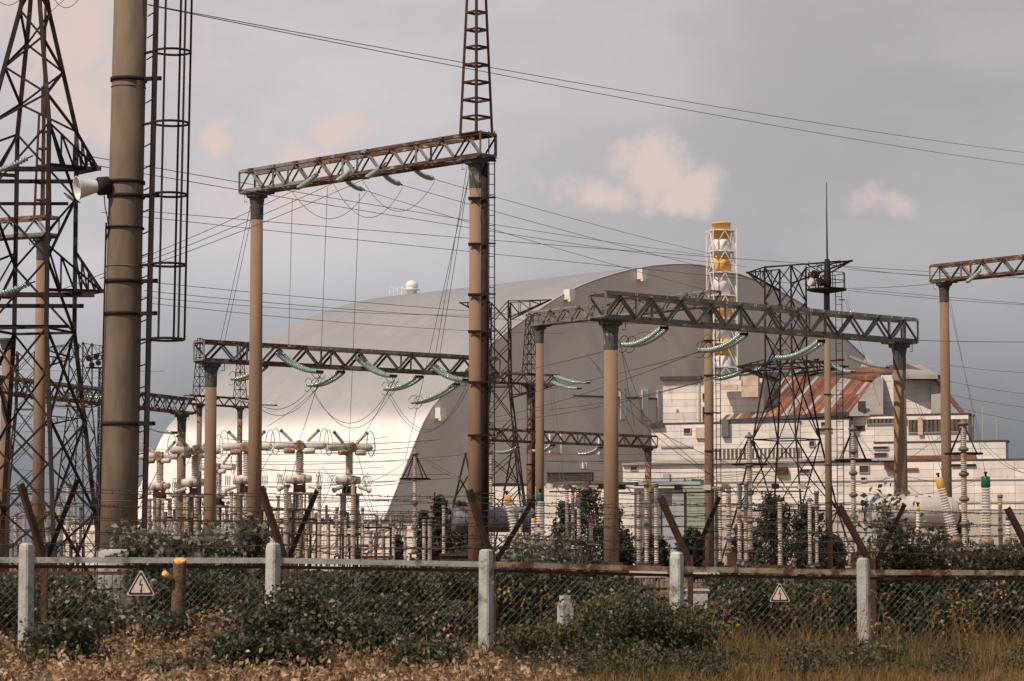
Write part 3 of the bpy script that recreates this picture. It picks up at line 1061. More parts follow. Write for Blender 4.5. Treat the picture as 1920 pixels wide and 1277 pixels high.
def gantry(label, L, Rr, zb, rc=.30, ext=(.75, .75), chord_m='rust_steel', brace_m='grey_steel', pitch=1.74, bh=.95, cols=(1, 1), spires=None, group=None, bw=.10):
    a, b = PZ(L[0], L[1], zb), PZ(Rr[0], Rr[1], zb)
    a.z = b.z = 0
    t = thing('portal_gantry', label, 'gantry', (a + b) / 2, group)
    d = (b - a).normalized()
    nrm = Vector((-d.y, d.x, 0))
    W = (b - a).length
    ang = math.atan2(d.y, d.x)
    for flag, p in zip(cols, (a, b)):
        if not flag:
            continue
        zc = zb - 1.0
        c = MB().lathe(p, (0, 0, 1), [(0, rc * 1.12), (zc * .5, rc * 1.05), (zc, rc * .97)], 26).build('column', 'concrete_column', t)
        hd = MB()
        hd.lathe((p.x, p.y, zc), (0, 0, 1), [(-.3, rc * .97 + .015), (.42, rc * .99 + .015), (.5, rc * 1.12), (.72, rc * 1.2), (.76, rc * 1.65), (.94, rc * 1.75)], 16, smooth=False)
        hd.box((p.x, p.y, zb - .045), (1.25, 1.15, .07), ang)
        hd.build('column_head', 'collar_steel', t)
        for s1 in (-1, 1):
            q0 = p + d * (s1 * .52)
            bar('head_bracket', Vector((q0.x, q0.y, zb - .08)), Vector((p.x + d.x * s1 * rc, p.y + d.y * s1 * rc, zb - .55)), .07, 'collar_steel', t)
        for s1 in (-1, 1):
            q0 = p + d * (s1 * .68) - nrm * .2
            MB().poly([Vector((q0.x, q0.y, zb - .05)), Vector((q0.x, q0.y, zb - .42)), Vector((q0.x - d.x * s1 * .18, q0.y - d.y * s1 * .18, zb - .42))], .02, 4).build('cable_hook', 'collar_steel', t)
    hw = bh * .5
    s0, s1 = -ext[0], W + ext[1]
    pt = lambda s, u, v: Vector((a.x + d.x * s + nrm.x * u * hw, a.y + d.y * s + nrm.y * u * hw, zb + .08 + v * bh))
    ends = MB()
    for s in (s0, s1):
        for u in (-1, 1):
            ends.beam(pt(s, u, 0), pt(s, u, 1), .09)
        ends.beam(pt(s, -1, 1), pt(s, 1, 1), .09)
        ends.beam(pt(s, -1, 0), pt(s, 1, 0), .09)
    ends.beam(pt(s0, 1, 0), pt(s1, 1, 0), .06)
    tr = ends.build('truss', brace_m, t)
    nseg = 3
    for u in (-1, 1):
        for v in (0, 1):
            for q2 in range(nseg):
                e0, e1 = s0 + (s1 - s0) * q2 / nseg, s0 + (s1 - s0) * (q2 + 1) / nseg
                mm = chord_m if random.random() < .75 else brace_m
                bar('chord', pt(e0, u, v), pt(e1, u, v), .17, mm, tr, 'angle', flip=-u, hd=.18)
    n = max(2, int(round((s1 - s0) / pitch)))
    st = (s1 - s0) / n
    for u in (-1, 1):
        for i in range(n):
            x0, xm, x1 = s0 + i * st, s0 + (i + .5) * st, s0 + (i + 1) * st
            mm = brace_m if random.random() < .75 else chord_m
            va, vb = (.04, .96) if u < 0 else (.96, .04)
            bar('brace', pt(x0, u * 1.03, va), pt(xm, u * 1.03, vb), bw, mm, tr, 'angle')
            bar('brace', pt(xm, u * .97, vb), pt(x1, u * .97, va), bw, brace_m if u < 0 else 'dark_steel', tr, 'angle')
            if i % 3 == 1:
                bar('post', pt(xm, u * .95, 0), pt(xm, u * .95, 1), bw, mm, tr)
    for v in (0, 1):
        for i in range(n):
            x0, x1 = s0 + i * st, s0 + (i + 1) * st
            bar('cross_brace', pt(x0, -1, v), pt(x1, 1, v), bw * .7, brace_m, tr)
            if i % 2:
                bar('cross_brace', pt(x0, 1, v), pt(x0, -1, v), bw * .8, chord_m, tr)
    for u in (-1, 1):
        for i in range(n):
            if random.random() < .6:
                p0 = pt(s0 + (i + .5) * st, u, 1.0)
                MB().box(p0 + Vector((0, 0, .02)), (.26, .14, .10), ang).build('gusset', chord_m, tr)
    if spires:
        for (which, h, w0, w1, lev, xb, sm) in spires:
            p = a if which == 0 else b
            lattice_spire(p, zb + bh + .1, zb + bh + .1 + h, w0, w1, t, ang, sm, levels=lev, xbrace=xb, lw=.075 if xb else .115)
    return t, a, b, d, nrm


ZT, ZL = 19.0, 11.8
gA = gantry('tall portal gantry with brown columns, rusty truss beam and lattice spire', (482, 125.7), (893, 115), ZT, spires=[(1, 8.5, .98, .42, 11, False, 'deep_rust')])
gB = gantry('low gantry with rusty beam crossing in front of the shining arch side', (396, 137.5), (908, 148.7), ZL)
gD = gantry('low gantry with grey galvanised beam carrying three double insulator strings', (1145, 113), (1686, 125), ZL, chord_m='grey_steel', brace_m='grey_steel', bh=1.0, bw=.13)
gC = gantry('tall gantry behind the grey beam, its truss running up to the chimney', (1012, 198), (1328, 183), ZT, chord_m='grey_steel')
gE = gantry('tall gantry whose beam leaves the picture beside the stormy sky', (1770, 166.5), (2240, 152), ZT)
gF = gantry('small far gantry with greenish strings in front of the white station wall', (905, 229), (1215, 243), ZL, chord_m='rust_steel')
gJ = gantry('far tall gantry with lattice spire behind the ladder column', (893, 262), (993, 265), ZT, ext=(1.5, 3.2), spires=[(1, 6.0, 1.1, .5, 6, True, 'tower_steel')])
gH = gantry('far tall gantry with two spires in front of the arch side', (374, 300), (450, 305), ZT, ext=(2.0, 2.4), spires=[(0, 6.5, 1.1, .4, 6, True, 'tower_steel'), (1, 6.0, 1.1, .4, 6, True, 'tower_steel')])
gG = gantry('low gantry half hidden behind the thick round mast', (-40, 162), (341, 186), ZL, ext=(.7, 1.2))
gI = gantry('tall gantry standing behind the lattice tower with a needle spire', (-330, 150), (79, 143), ZT, spires=[(1, 5.6, .62, .36, 6, False, 'deep_rust')])
# needle on that spire
p = gI[2]
bar('needle', Vector((p.x, p.y, ZT + 6.6)), Vector((p.x, p.y, ZT + 8.2)), .34, 'deep_rust', gI[0], 'rod')
bar('needle', Vector((p.x, p.y, ZT + 8.2)), Vector((p.x, p.y, ZT + 13)), .14, 'deep_rust', gI[0], 'rod')
# two more bare columns behind the lattice tower
p = PZ(10, 165, 8)
cpost = thing('concrete_pole', 'brown concrete pole behind the lattice tower, half hidden by its legs', 'pole', (p.x, p.y, 0))
MB().lathe((p.x, p.y, 0), (0, 0, 1), [(0, .34), (15, .29)], 20).build('column', 'concrete_column', cpost)
MB().lathe((p.x, p.y, 14.6), (0, 0, 1), [(0, .32), (.6, .5), (.7, .5)], 14, smooth=False).build('column_head', 'collar_steel', cpost)

# ladder, cable pipe and clamps on the spire column of the tall gantry
t, a, b, d, nrm = gA
pb = b + Vector((.36, -.12, 0))
MB().tube((pb.x, pb.y, 0), (pb.x, pb.y, ZT - .2), .16, .16, 12).build('cable_pipe', 'dark_steel', t)
lad = MB().box((b.x + .72, b.y - .1, ZT - .1), (.3, .06, .08)).build('ladder', 'dark_steel', t)
for dx in (.55, .80):
    bar('rail', (b.x + dx, b.y - .15, .8), (b.x + dx, b.y - .15, ZT + 1.2), .05, 'dark_steel', lad)
for i in range(40):
    z = 1.2 + i * .45
    bar('rung', (b.x + .55, b.y - .15, z), (b.x + .80, b.y - .15, z), .03, 'dark_steel', lad)
for z in (4.4, 6.9, 9.2, 11.4, 13.0, 15.2, 17.2):
    MB().lathe((b.x, b.y, z), (0, 0, 1), [(0, .345), (.07, .345)], 20).build('clamp', 'dark_steel', t)
    bar('clamp_arm', (b.x - .35, b.y - .36, z + .05), (b.x + .85, b.y - .36, z + .05), .07, 'dark_steel', t)
    bar('clamp_brace', (b.x - .2, b.y - .36, z), (b.x + .2, b.y - .36, z - .22), .045, 'dark_steel', t)
# ladder on the right column of the tall grey gantry
t, a, b, d, nrm = gC
lad = MB().box((b.x + .62, b.y - .2, ZT - .1), (.3, .06, .08)).build('ladder', 'dark_steel', t)
for dx in (.48, .78):
    bar('rail', (b.x + dx, b.y - .2, .8), (b.x + dx, b.y - .2, ZT), .05, 'dark_steel', lad)
for i in range(34):
    z = 1.2 + i * .52
    bar('rung', (b.x + .48, b.y - .2, z), (b.x + .78, b.y - .2, z), .03, 'dark_steel', lad)
for z in (3.5, 6.3, 9.0, 11.6, 14.2, 16.6):
    MB().lathe((b.x, b.y, z), (0, 0, 1), [(0, .335), (.10, .335)], 20).build('clamp', 'dark_steel', t)
    bar('clamp_arm', (b.x - .3, b.y - .34, z + .05), (b.x + .8, b.y - .34, z + .05), .07, 'dark_steel', t)
# dark cable beside the far column
t, a, b, d, nrm = gJ
MB().tube((b.x + .42, b.y - .1, 0), (b.x + .42, b.y - .1, ZT - .3), .14, .14, 8).build('cable_pipe', 'dark_steel', t)
for z in (4, 7.5, 11, 14.5):
    MB().lathe((b.x, b.y, z), (0, 0, 1), [(0, .36), (.12, .36)], 16).build('clamp', 'dark_steel', t)

# ------------------------------------------------------------------ floodlight mast with platform
def zat(y, Y):
    return EYE + (HOR - y) / FPX * Y * 1.004


YM = 170
pm = PZ(1552, YM, 12)
zp = zat(546, YM)
fm = thing('floodlight_mast', 'slim brown mast with railed lamp platform and tall needle rod', 'mast', (pm.x, pm.y, 0))
MB().lathe((pm.x, pm.y, 0), (0, 0, 1), [(0, .24), (zp - 1.5, .19)], 20).build('column', 'concrete_column', fm)
MB().lathe((pm.x, pm.y, zp - 1.5), (0, 0, 1), [(0, .2), (1.5, .19)], 16).build('column_head', 'collar_steel', fm)  # top stretch of the column, drawn darker than the rest
plat = MB().lathe((pm.x, pm.y, zp - .02), (0, 0, 1), [(-.12, .5), (0, 1.25), (.12, 1.3)], 8, smooth=False).build('platform', 'dark_steel', fm)
ring = [Vector((pm.x + 1.22 * math.cos(i * math.pi / 4 + .2), pm.y + 1.22 * math.sin(i * math.pi / 4 + .2), zp + .1)) for i in range(8)]
for i in range(8):
    bar('rail_post', ring[i], ring[i] + Vector((0, 0, 1.0)), .05, 'dark_steel', plat)
    for dz in (.5, 1.0):
        bar('rail', ring[i] + Vector((0, 0, dz)), ring[(i + 1) % 8] + Vector((0, 0, dz)), .045, 'dark_steel', plat)
MB().lathe((pm.x + .05, pm.y, zp + .1), (0, 0, 1), [(0, .22), (.5, .26), (1.9, .17), (1.95, .06), (6.9, .02)], 10).build('needle_rod', 'dark_steel', fm)
for (dx, dz, rz, mt) in ((-.55, .95, .5, 'dark_steel'), (-.15, .45, .2, 'dark_steel'), (-.75, .42, .6, 'pale_paint')):
    lp = MB().lathe((pm.x + dx, pm.y - .35, zp + dz), (math.cos(2.6 + rz), -.6, .15), [(0, .10), (.12, .22), (.45, .27), (.47, .24)], 12).build('floodlight', mt, fm)
    bar('lamp_stem', (pm.x + dx, pm.y - .35, zp + .1), (pm.x + dx, pm.y - .35, zp + dz), .06, 'dark_steel', fm)
lad = MB().box((pm.x + .95, pm.y, zp - .6), (.4, .06, .06)).build('ladder', 'dark_steel', fm)
for dx in (.55, .95):
    bar('rail', (pm.x + dx, pm.y - .1, .5), (pm.x + dx, pm.y - .1, zp), .05, 'dark_steel', lad)
for i in range(36):
    z = .9 + i * .5
    if z < zp - .3:
        bar('rung', (pm.x + .55, pm.y - .1, z), (pm.x + .95, pm.y - .1, z), .03, 'dark_steel', lad)
for z in (3, 5.2, 7.6, 9.9, 12.1):
    MB().lathe((pm.x, pm.y, z), (0, 0, 1), [(0, .25), (.06, .25)], 16).build('clamp', 'dark_steel', fm)
    bar('clamp_arm', (pm.x + .2, pm.y - .1, z), (pm.x + 1.0, pm.y - .1, z), .05, 'dark_steel', fm)

# ------------------------------------------------------------------ lattice towers
def lattice_tower(label, px, Y, levels, trot, matn, lw, bw, arms=(), xcount=None, name='lattice_tower', group=None, bars=(), zig=()):
    zr = levels[len(levels) // 2][0]
    c = PZ(px, Y, zr)
    t = thing(name, label, 'tower', (c.x, c.y, 0), group)

    def pt(i, z):
        for (za, ra), (zb_, rb) in zip(levels, levels[1:]):
            if za <= z <= zb_ + 1e-6:
                r = ra + (rb - ra) * (z - za) / (zb_ - za)
                break
        else:
            r = levels[-1][1]
        an = trot + i * math.pi / 2
        return Vector((c.x + r * math.cos(an), c.y + r * math.sin(an), z))
    for li, ((za, ra), (zb_, rb)) in enumerate(zip(levels, levels[1:])):
        for i in range(4):
            bar('leg', pt(i, za), pt(i, zb_), lw, matn, t, 'angle')
        n = xcount[li] if xcount else max(1, round((zb_ - za) / (ra + rb)))
        for j in range(n):
            z0, z1 = za + (zb_ - za) * j / n, za + (zb_ - za) * (j + 1) / n
            for i in range(4):
                if li in zig:
                    if (i + j) % 2:
                        bar('brace', pt(i + 1, z0), pt(i, z1), bw, matn, t, 'angle')
                    else:
                        bar('brace', pt(i, z0), pt(i + 1, z1), bw, matn, t, 'angle')
                    continue
                bar('brace', pt(i, z0), pt(i + 1, z1), bw, matn, t, 'angle')
                bar('brace', pt(i + 1, z0), pt(i, z1), bw, matn, t, 'angle')
                if j == n - 1 and zb_ < levels[-1][0]:
                    bar('belt', pt(i, z1), pt(i + 1, z1), bw * 1.1, matn, t, 'angle')
    for (z, ln, side, up, dz) in arms:
        # side +1 right, -1 left
        tip = Vector((c.x + side * ln, c.y, z + dz))
        cor = sorted(range(4), key=lambda i: -side * pt(i, z).x)[:2]
        lowp = [pt(i, z) for i in cor]
        uppt = [pt(i, z + up) for i in cor]
        arm = MB().box(tip, (.22, .16, .14)).build('crossarm', matn, t)
        for q0, q1 in zip(lowp, uppt):
            bar('arm_chord', q0, tip, bw * 1.5, matn, arm, 'angle')
            bar('arm_tie', q1, tip, bw, matn, arm, 'angle')
            nn = 3
            for s in range(1, nn + 1):
                f = s / (nn + 1)
                bar('arm_web', q0.lerp(tip, f), q1.lerp(tip, f), bw * .7, matn, arm)
                bar('arm_web', q0.lerp(tip, f), q1.lerp(tip, (s - 1) / (nn + 1)), bw * .7, matn, arm)
        bar('arm_web', lowp[0], lowp[1].lerp(tip, .5), bw * .8, matn, arm)
    for (x0, y0, z0, x1, y1, z1, ww) in bars:
        bar('beam', Vector((c.x + x0, c.y + y0, z0)), Vector((c.x + x1, c.y + y1, z1)), ww, matn, t, 'angle', hd=ww * .8)
    return t, c, pt


T1 = lattice_tower('big dark rusted lattice tower beside the thick concrete mast', 62, 100, [(0, 3.15), (10.2, 1.76), (17.9, 1.74), (22.4, .58), (25, .12)], R(30), 'tower_steel', .15, .085,
                   arms=[(16.3, 2.48, 1, 1.6, .05), (16.3, 4.2, -1, 1.6, .05), (11.6, 2.68, 1, 1.7, .1), (11.6, 4.2, -1, 1.7, .1)], xcount=[3, 3, 4, 2], zig=(1, 2, 3),
                   bars=[(-4.0, -.5, 16.28, 2.3, -.5, 16.28, .24), (-3.4, .5, 15.95, 1.9, .5, 15.95, .2), (-4.0, -.7, 11.5, 2.5, -.7, 11.5, .24), (-3.2, .6, 11.2, 1.9, .6, 11.2, .2), (-3.0, -.2, 15.0, 1.4, -.2, 15.0, .16), (-3.0, -.2, 10.35, 1.5, -.2, 10.35, .16)])
T3 = lattice_tower('dark lattice tower in front of the rusted sloping roof', 1475, 200, [(0, 5.6), (5.3, 3.9), (10.6, 2.6), (16.0, 1.6), (23.6, 1.6)], R(9.3), 'tower_steel', .14, .085,
                   arms=[(22.0, 2.85, -1, 1.6, 1.2), (22.2, 5.0, 1, 1.4, 1.9), (15.2, 3.6, -1, 1.4, .9), (15.4, 4.6, 1, 1.2, .7)], xcount=[1, 1, 1, 3],
                   bars=[(-1.6, -.25, 23.6, 5.0, 0, 24.1, .14), (-1.6, .25, 23.6, 4.2, 0, 24.1, .1), (-3.6, 0, 16.1, 4.4, 0, 16.6, .16), (-3.4, .4, 15.7, 3.8, .4, 16.2, .12)])
T2 = lattice_tower('thin lattice tower peeping out behind the ladder column', 937, 262, [(0, 4.6), (9, 2.9), (18.6, 1.45), (27.0, 1.35)], R(38), 'tower_steel', .15, .085,
                   arms=[(25.3, 5.0, 1, 1.7, 1.9), (25.3, 3.9, -1, 1.7, 1.6), (17.6, 5.0, 1, 1.4, 1.0)], xcount=[2, 3, 4])
T4 = lattice_tower('far thin lattice pylon seen through the big tower', 150, 330, [(0, 4.4), (10, 2.7), (20.5, 1.5), (28.5, 1.4)], R(20), 'tower_steel', .15, .085,
                   arms=[(26.6, 5.0, 1, 1.7, 1.2), (26.6, 5.0, -1, 1.7, 1.2), (20.5, 6.0, 1, 1.4, 1.0), (20.5, 6.0, -1, 1.4, 1.0)], xcount=[2, 3, 3])
T5 = lattice_tower('second far lattice pylon right behind the big tower legs', 48, 300, [(0, 4.4), (9, 2.7), (18.5, 1.5), (25, 1.4)], R(50), 'tower_steel', .15, .085,
                   arms=[(23.0, 5.0, 1, 1.7, 1.2), (23.0, 5.0, -1, 1.7, 1.2), (16.5, 6.0, 1, 1.4, 1.0)], xcount=[2, 3, 3])
T6 = lattice_tower('slim lattice lamp mast with black floodlights behind the round mast', 189, 250, [(0, .55), (10, .42), (19.6, .35)], R(40), 'tower_steel', .08, .05, xcount=[8, 8], name='lamp_mast')
for (dx, dz) in ((-.9, 19.9), (-.3, 20.1), (.35, 19.9), (-1.2, 20.5), (-.5, 20.7), (.2, 20.6)):
    MB().lathe((T6[1].x + dx, T6[1].y - .3, dz), (.1, -1, -.2), [(0, .08), (.1, .24), (.4, .28), (.42, .2)], 10).build('floodlight', 'dark_steel', T6[0])
bar('lamp_beam', (T6[1].x - 1.5, T6[1].y, 19.6), (T6[1].x + .8, T6[1].y, 19.6), .16, 'dark_steel', T6[0])
bar('lamp_beam', (T6[1].x - 1.5, T6[1].y, 20.4), (T6[1].x + .8, T6[1].y, 20.4), .1, 'dark_steel', T6[0])
# dark steel trestles around the yard's middle distance
for (px, Y, h_, lab) in ((868, 200, 9.6, 'dark leaning steel A-frame beside the ladder column'), (960, 235, 12.5, 'dark steel A-frame trestle below the thin lattice tower')):
    c = PZ(px, Y, 3)
    tt = thing('steel_trestle', lab, 'trestle', (c.x, c.y, 0))
    for sx in (-1, 1):
        bar('leg', (c.x + sx * 2.0, c.y - 1, 0), (c.x + .2, c.y, h_), .14, 'tower_steel', tt, 'angle')
        bar('leg', (c.x + sx * 2.0, c.y + 1, 0), (c.x + .2, c.y, h_), .14, 'tower_steel', tt, 'angle')
        for f in (.2, .42, .62):
            bar('brace', (c.x + sx * 2 * (1 - f), c.y - (1 - f), h_ * f), (c.x - sx * 2 * (1 - f - .2), c.y + (1 - f - .2), h_ * (f + .2)), .08, 'tower_steel', tt)

# ------------------------------------------------------------------ thick round mast with caged ladder
YN = 60
b0, b1 = PZ(217, YN, 0), PZ(243.5, YN, 13.6)
axis = (b1 - b0)
top = b0 + axis * (16.5 / 13.6)
mast = thing('round_mast', 'thick round concrete mast with dark hoops and caged ladder', 'mast', b0)
ctr = lambda z: b0 + axis * (z / 13.6)
MB().lathe(b0, axis, [(.7, .445), (4, .425), (9, .395), (16.5, .37)], 48).build('column', 'mast_concrete', mast)
MB().lathe(b0, axis, [(0, .47), (1.76, .465), (1.84, .45)], 32).build('base_collar', 'pale_concrete', mast)
for y in (150, 372, 430, 533, 594, 800):
    z = zat(y, YN)
    rr = .445 - (z / 16.5) * .07
    c = ctr(z)
    hp = MB().lathe(c, axis, [(0, rr), (0, rr + .025), (.08 if y not in (430,) else .04, rr + .025), (.08 if y != 430 else .04, rr)], 40, cap=False).build('hoop', 'dark_steel', mast)
    if y != 430:
        bar('hoop_bracket', c + Vector((rr - .02, -.15, .04)), c + Vector((rr + .38, -.25, .04)), .07, 'dark_steel', hp, hd=.09)
# seams in the spun concrete
for z in (2.9, 8.2, 12.3):
    rr = .445 - (z / 16.5) * .07
    MB().lathe(ctr(z), axis, [(0, rr), (.004, rr + .006), (.02, rr + .006), (.024, rr)], 40, cap=False).build('seam', 'mast_concrete', mast)
# ladder: stiles, rungs, hoops
ladr = MB().beam(ctr(15.5) + Vector((.6, -.3, 0)), ctr(15.5) + Vector((.6, .1, 0)), .05).build('ladder', 'dark_steel', mast)
st1 = lambda z: ctr(z) + Vector((.66, -.42, 0))
st2 = lambda z: ctr(z) + Vector((.56, .02, 0))
bar('stile', st1(1.3), st1(16.4), .085, 'dark_steel', ladr)
bar('stile', st2(1.3), st2(16.4), .07, 'dark_steel', ladr)
for i in range(29):
    z = 2.0 + i * .5
    bar('rung', st1(z) + Vector((0, 0, .0)), st2(z) + Vector((-.16, 0, -.04)), .03, 'dark_steel', ladr, 'rod')
for y in (97, 233, 368, 500, 640):
    z = zat(y, YN)
    c = (st1(z) + st2(z)) / 2 + Vector((.42, -.1, 0))
    pts = [c + Vector((.40 * math.cos(u), .40 * math.sin(u), 0)) for u in np.linspace(-math.pi + .55, math.pi - .55, 26)]
    pts = [st1(z)] + pts + [st2(z)]
    MB().poly(pts, .028, 4).build('cage_hoop', 'dark_steel', ladr)
    bar('standoff', ctr(z) + Vector((.36, -.1, 0)), st1(z), .05, 'dark_steel', ladr)
zl = zat(640, YN)
for u in (-1.9, -.75, .35, 1.3):
    o = lambda z: (st1(z) + st2(z)) / 2 + Vector((.42, -.1, 0)) + Vector((.41 * math.cos(u), .41 * math.sin(u), 0))
    bar('cage_strip', o(zl), o(16.4), .045, 'dark_steel', ladr)
# conduit down the left side
zc0 = zat(420, YN)
MB().poly([ctr(z) + Vector((-.40 - .0 * z, -.22, 0)) for z in np.linspace(.3, zc0, 10)], .022, 5).build('conduit', 'dark_steel', mast)

# loudspeaker on the mast
zs = zat(352, YN)
cs = ctr(zs)
spk = thing('loudspeaker', 'pale horn loudspeaker strapped to the thick round mast', 'loudspeaker', cs + Vector((-.55, -.2, -.2)))
hd = Vector((-.86, -.42, -.14)).normalized()
orig = cs + Vector((-.40, -.24, .02))
MB().lathe(orig, hd, [(.20, .15), (.26, .14), (.62, .23), (.70, .275), (.71, .275), (.69, .25), (.35, .11)], 24, cap=False).build('horn', 'loud_white', spk)
MB().lathe(orig + hd * -.08, hd, [(0, .11), (.05, .21), (.28, .21), (.33, .15)], 20).build('driver', 'dark_steel', spk)
bar('bracket', orig + Vector((.0, .0, .05)), cs + Vector((-.36, -.2, .1)), .08, 'dark_steel', spk)
MB().lathe(cs + Vector((0, 0, .09)), axis, [(0, .40), (0, .43), (.07, .43), (.07, .40)], 40, cap=False).build('strap', 'dark_steel', spk)
MB().poly([orig + Vector((-.05, -.1, -.18)), orig + Vector((-.02, -.12, -.5)), orig + Vector((.04, -.14, -.75)), orig + Vector((.05, -.02, -1.0)), ctr(zs - 1.25) + Vector((-.40, -.2, 0))], .013, 5).build('cable', 'dark_steel', spk)
# ------------------------------------------------------------------ insulator strings
GS = 'glass insulator strings on the gantries'
for (x0, y0, x1, y1) in ((1252, 612, 1168, 649), (1402, 624, 1312, 659), (1547, 637, 1456, 673)):
    Y0 = 113 + 12 * (x0 - 1145) / 541 + .3
    insulator_string(P(x0, y0, Y0), P(x1, y1, Y0 + 2.6), 'double teal glass string hanging back from the grey gantry beam', GS + ' grey beam', .34, .22, True, .14)
for (x0, y0, x1, y1) in ((518, 660, 604, 699), (668, 668, 742, 707), (806, 682, 878, 714)):
    Y0 = 137.5 + 11.2 * (x0 - 396) / 512
    insulator_string(P(x0, y0, Y0), P(x1, y1, Y0 - 2.6), 'double teal glass string slanting forward under the low rusty beam', GS + ' rusty beam front', .36, .24, True, .14)
for (x0, y0, x1, y1) in ((500, 684, 436, 712), (645, 695, 578, 724), (792, 704, 722, 731), (862, 718, 772, 757)):
    Y0 = 137.5 + 11.2 * (x0 - 396) / 512
    insulator_string(P(x0, y0, Y0), P(x1, y1, Y0 + 2.8), 'double teal glass string slanting back under the low rusty beam', GS + ' rusty beam back', .36, .2, True, .13)
for (x0, y0, x1, y1) in ((600, 322, 556, 355), (664, 314, 628, 342), (724, 305, 683, 336)):
    Y0 = 125.7 - 10.7 * (x0 - 482) / 411
    insulator_string(P(x0, y0, Y0), P(x1, y1, Y0 - 1.6), 'teal glass string slanting forward under the tall spired gantry', GS + ' tall front', 0, .04, False, .14)
for (x0, y0, x1, y1) in ((645, 336, 684, 357), (716, 325, 754, 347), (774, 316, 814, 336)):
    Y0 = 125.7 - 10.7 * (x0 - 482) / 411
    insulator_string(P(x0, y0, Y0), P(x1, y1, Y0 + 1.6), 'teal glass string slanting back under the tall spired gantry', GS + ' tall back', 0, .08, False, .14)
for (x0, y0, x1, y1, Y0, Y1) in ((1440, 684, 1384, 704, 200, 202), (1405, 690, 1340, 712, 200, 203), (1535, 672, 1480, 706, 200, 203), (1560, 683, 1602, 698, 200, 197), (1590, 668, 1668, 690, 200, 197)):
    insulator_string(P(x0, y0, Y0), P(x1, y1, Y1), 'teal glass string stretched from the tower in front of the rusted roof', GS + ' roof tower', .3, .16, False, .15, 8)
for (x0, y0, x1, y1, Y0, Y1) in ((975, 838, 928, 848, 232, 234), (1040, 834, 1000, 846, 235, 238), (1130, 838, 1084, 852, 239, 242)):
    insulator_string(P(x0, y0, Y0), P(x1, y1, Y1), 'small teal string under the far gantry before the station wall', GS + ' far', .36, .2, False, .16, 8)
for (x0, y0, x1, y1, Y0, Y1) in ((1035, 716, 1088, 728, 264, 258), (1040, 705, 1105, 718, 264, 258)):
    insulator_string(P(x0, y0, Y0), P(x1, y1, Y1), 'pale teal string running right from the far tall gantry', GS + ' far tall', .36, .2, False, .16, 8)
for (x0, y0, x1, y1, Y0) in ((62, 292, -20, 326, 99), (66, 528, -20, 556, 99), (150, 380, 120, 362, 140)):
    insulator_string(P(x0, y0, Y0), P(x1, y1, Y0 - 1.2), 'teal glass string pulled sideways off the big rusted tower', GS + ' tower', 0, .04, False, .13)
for (x0, y0, x1, y1, Y0, Y1) in ((205, 745, 120, 735, 178, 174), (260, 790, 330, 812, 180, 176), (60, 740, 130, 762, 168, 166), (440, 748, 520, 760, 300, 296)):
    insulator_string(P(x0, y0, Y0), P(x1, y1, Y1), 'teal glass string low behind the thick round mast', GS + ' behind mast', .3, .18, False, .13, 8)
insulator_string(P(1840, 505, 164), P(1812, 530, 162), 'teal glass string under the gantry beam beside the stormy sky', GS, 0, .04, False, .14)
insulator_string(P(1517, 490, 200), P(1516, 545, 200), 'dark hanging string at the lamp platform seen against the sky', GS, 0, .0, False, .10, 6)

# ------------------------------------------------------------------ wires
WG = 'overhead conductors'


def wire(a, b, sag=.3, r=.014, label='thin dark overhead wire strung across the yard and sky', group=WG, matn='wire', n=28, name='overhead_wire'):
    pts = sagline(a, b, sag, n)
    return tag(MB().poly(pts, r, 4).build(name, matn), label, 'wire', group)


def pwire(x0, y0, Y0, x1, y1, Y1, sagpx=0, r=.014, **kw):
    return wire(P(x0, y0, Y0), P(x1, y1, Y1), sagpx * (Y0 + Y1) / 2 / FPX, r, **kw)


# long spans high in the sky
for (a, b, s) in (((190, -8, 90), (1990, 294, 240), 14), ((280, 10, 90), (1990, 318, 240), 14)):
    pwire(*a, *b, s, .017, label='long thin wire crossing the whole sky', group='high sky wires')
for (a, b, s) in (((150, 290, 100), (1320, 478, 230), 6), ((150, 305, 100), (1400, 500, 230), 8), ((262, 395, 130), (1920, 520, 210), 6), ((190, 398, 130), (1930, 570, 215), 6),
                  ((270, 528, 140), (1500, 615, 220), 12), ((270, 545, 140), (1480, 605, 220), 20), ((275, 568, 140), (1060, 625, 230), 10), ((260, 556, 150), (960, 590, 230), 10)):
    pwire(*a, *b, s, .016, label='slack overhead wire running between the tower and gantries', group='middle height wires')
# lines continuing from the tall gantry strings
for (x0, y0) in ((556, 355), (628, 342), (683, 336)):
    pwire(x0, y0, 120, x0 - 440, y0 + 175 + (683 - x0) * .1, 96, 6, .014, label='wire dropping forward from the tall spired gantry', group='wires of the spired gantry')
for (x0, y0, x1, y1) in ((684, 357, 1330, 545), (754, 347, 1400, 520), (814, 336, 1330, 475)):
    pwire(x0, y0, 123, x1, y1, 190, 4, .014, label='wire running back from the tall spired gantry', group='back wires of the spired gantry')
# jumper loops
for (x0, y0, x1, y1, s) in ((548, 360, 688, 358, 52), (625, 344, 756, 350, 62), (680, 338, 815, 340, 58)):
    pwire(x0, y0, 121, x1, y1, 124, s, .013, label='drooping jumper loop under the tall spired gantry beam', group='jumper loops tall')
for (x0, y0, x1, y1, s) in ((604, 699, 440, 712, 62), (742, 707, 580, 724, 78), (610, 702, 446, 716, 70), (878, 714, 724, 731, 88), (748, 709, 586, 728, 84), (884, 716, 730, 735, 80)):
    pwire(x0, y0, 139, x1, y1, 144, s, .016, label='drooping jumper loop under the low rusty beam', group='jumper loops low')
for (x0, y0, x1, y1, s) in ((1168, 649, 1250, 640, -22), (1312, 659, 1335, 640, -22)):
    pwire(x0, y0, 118, x1, y1, 118, s, .013, label='small loop at the end of a string on the grey beam', group='loops grey', n=12)
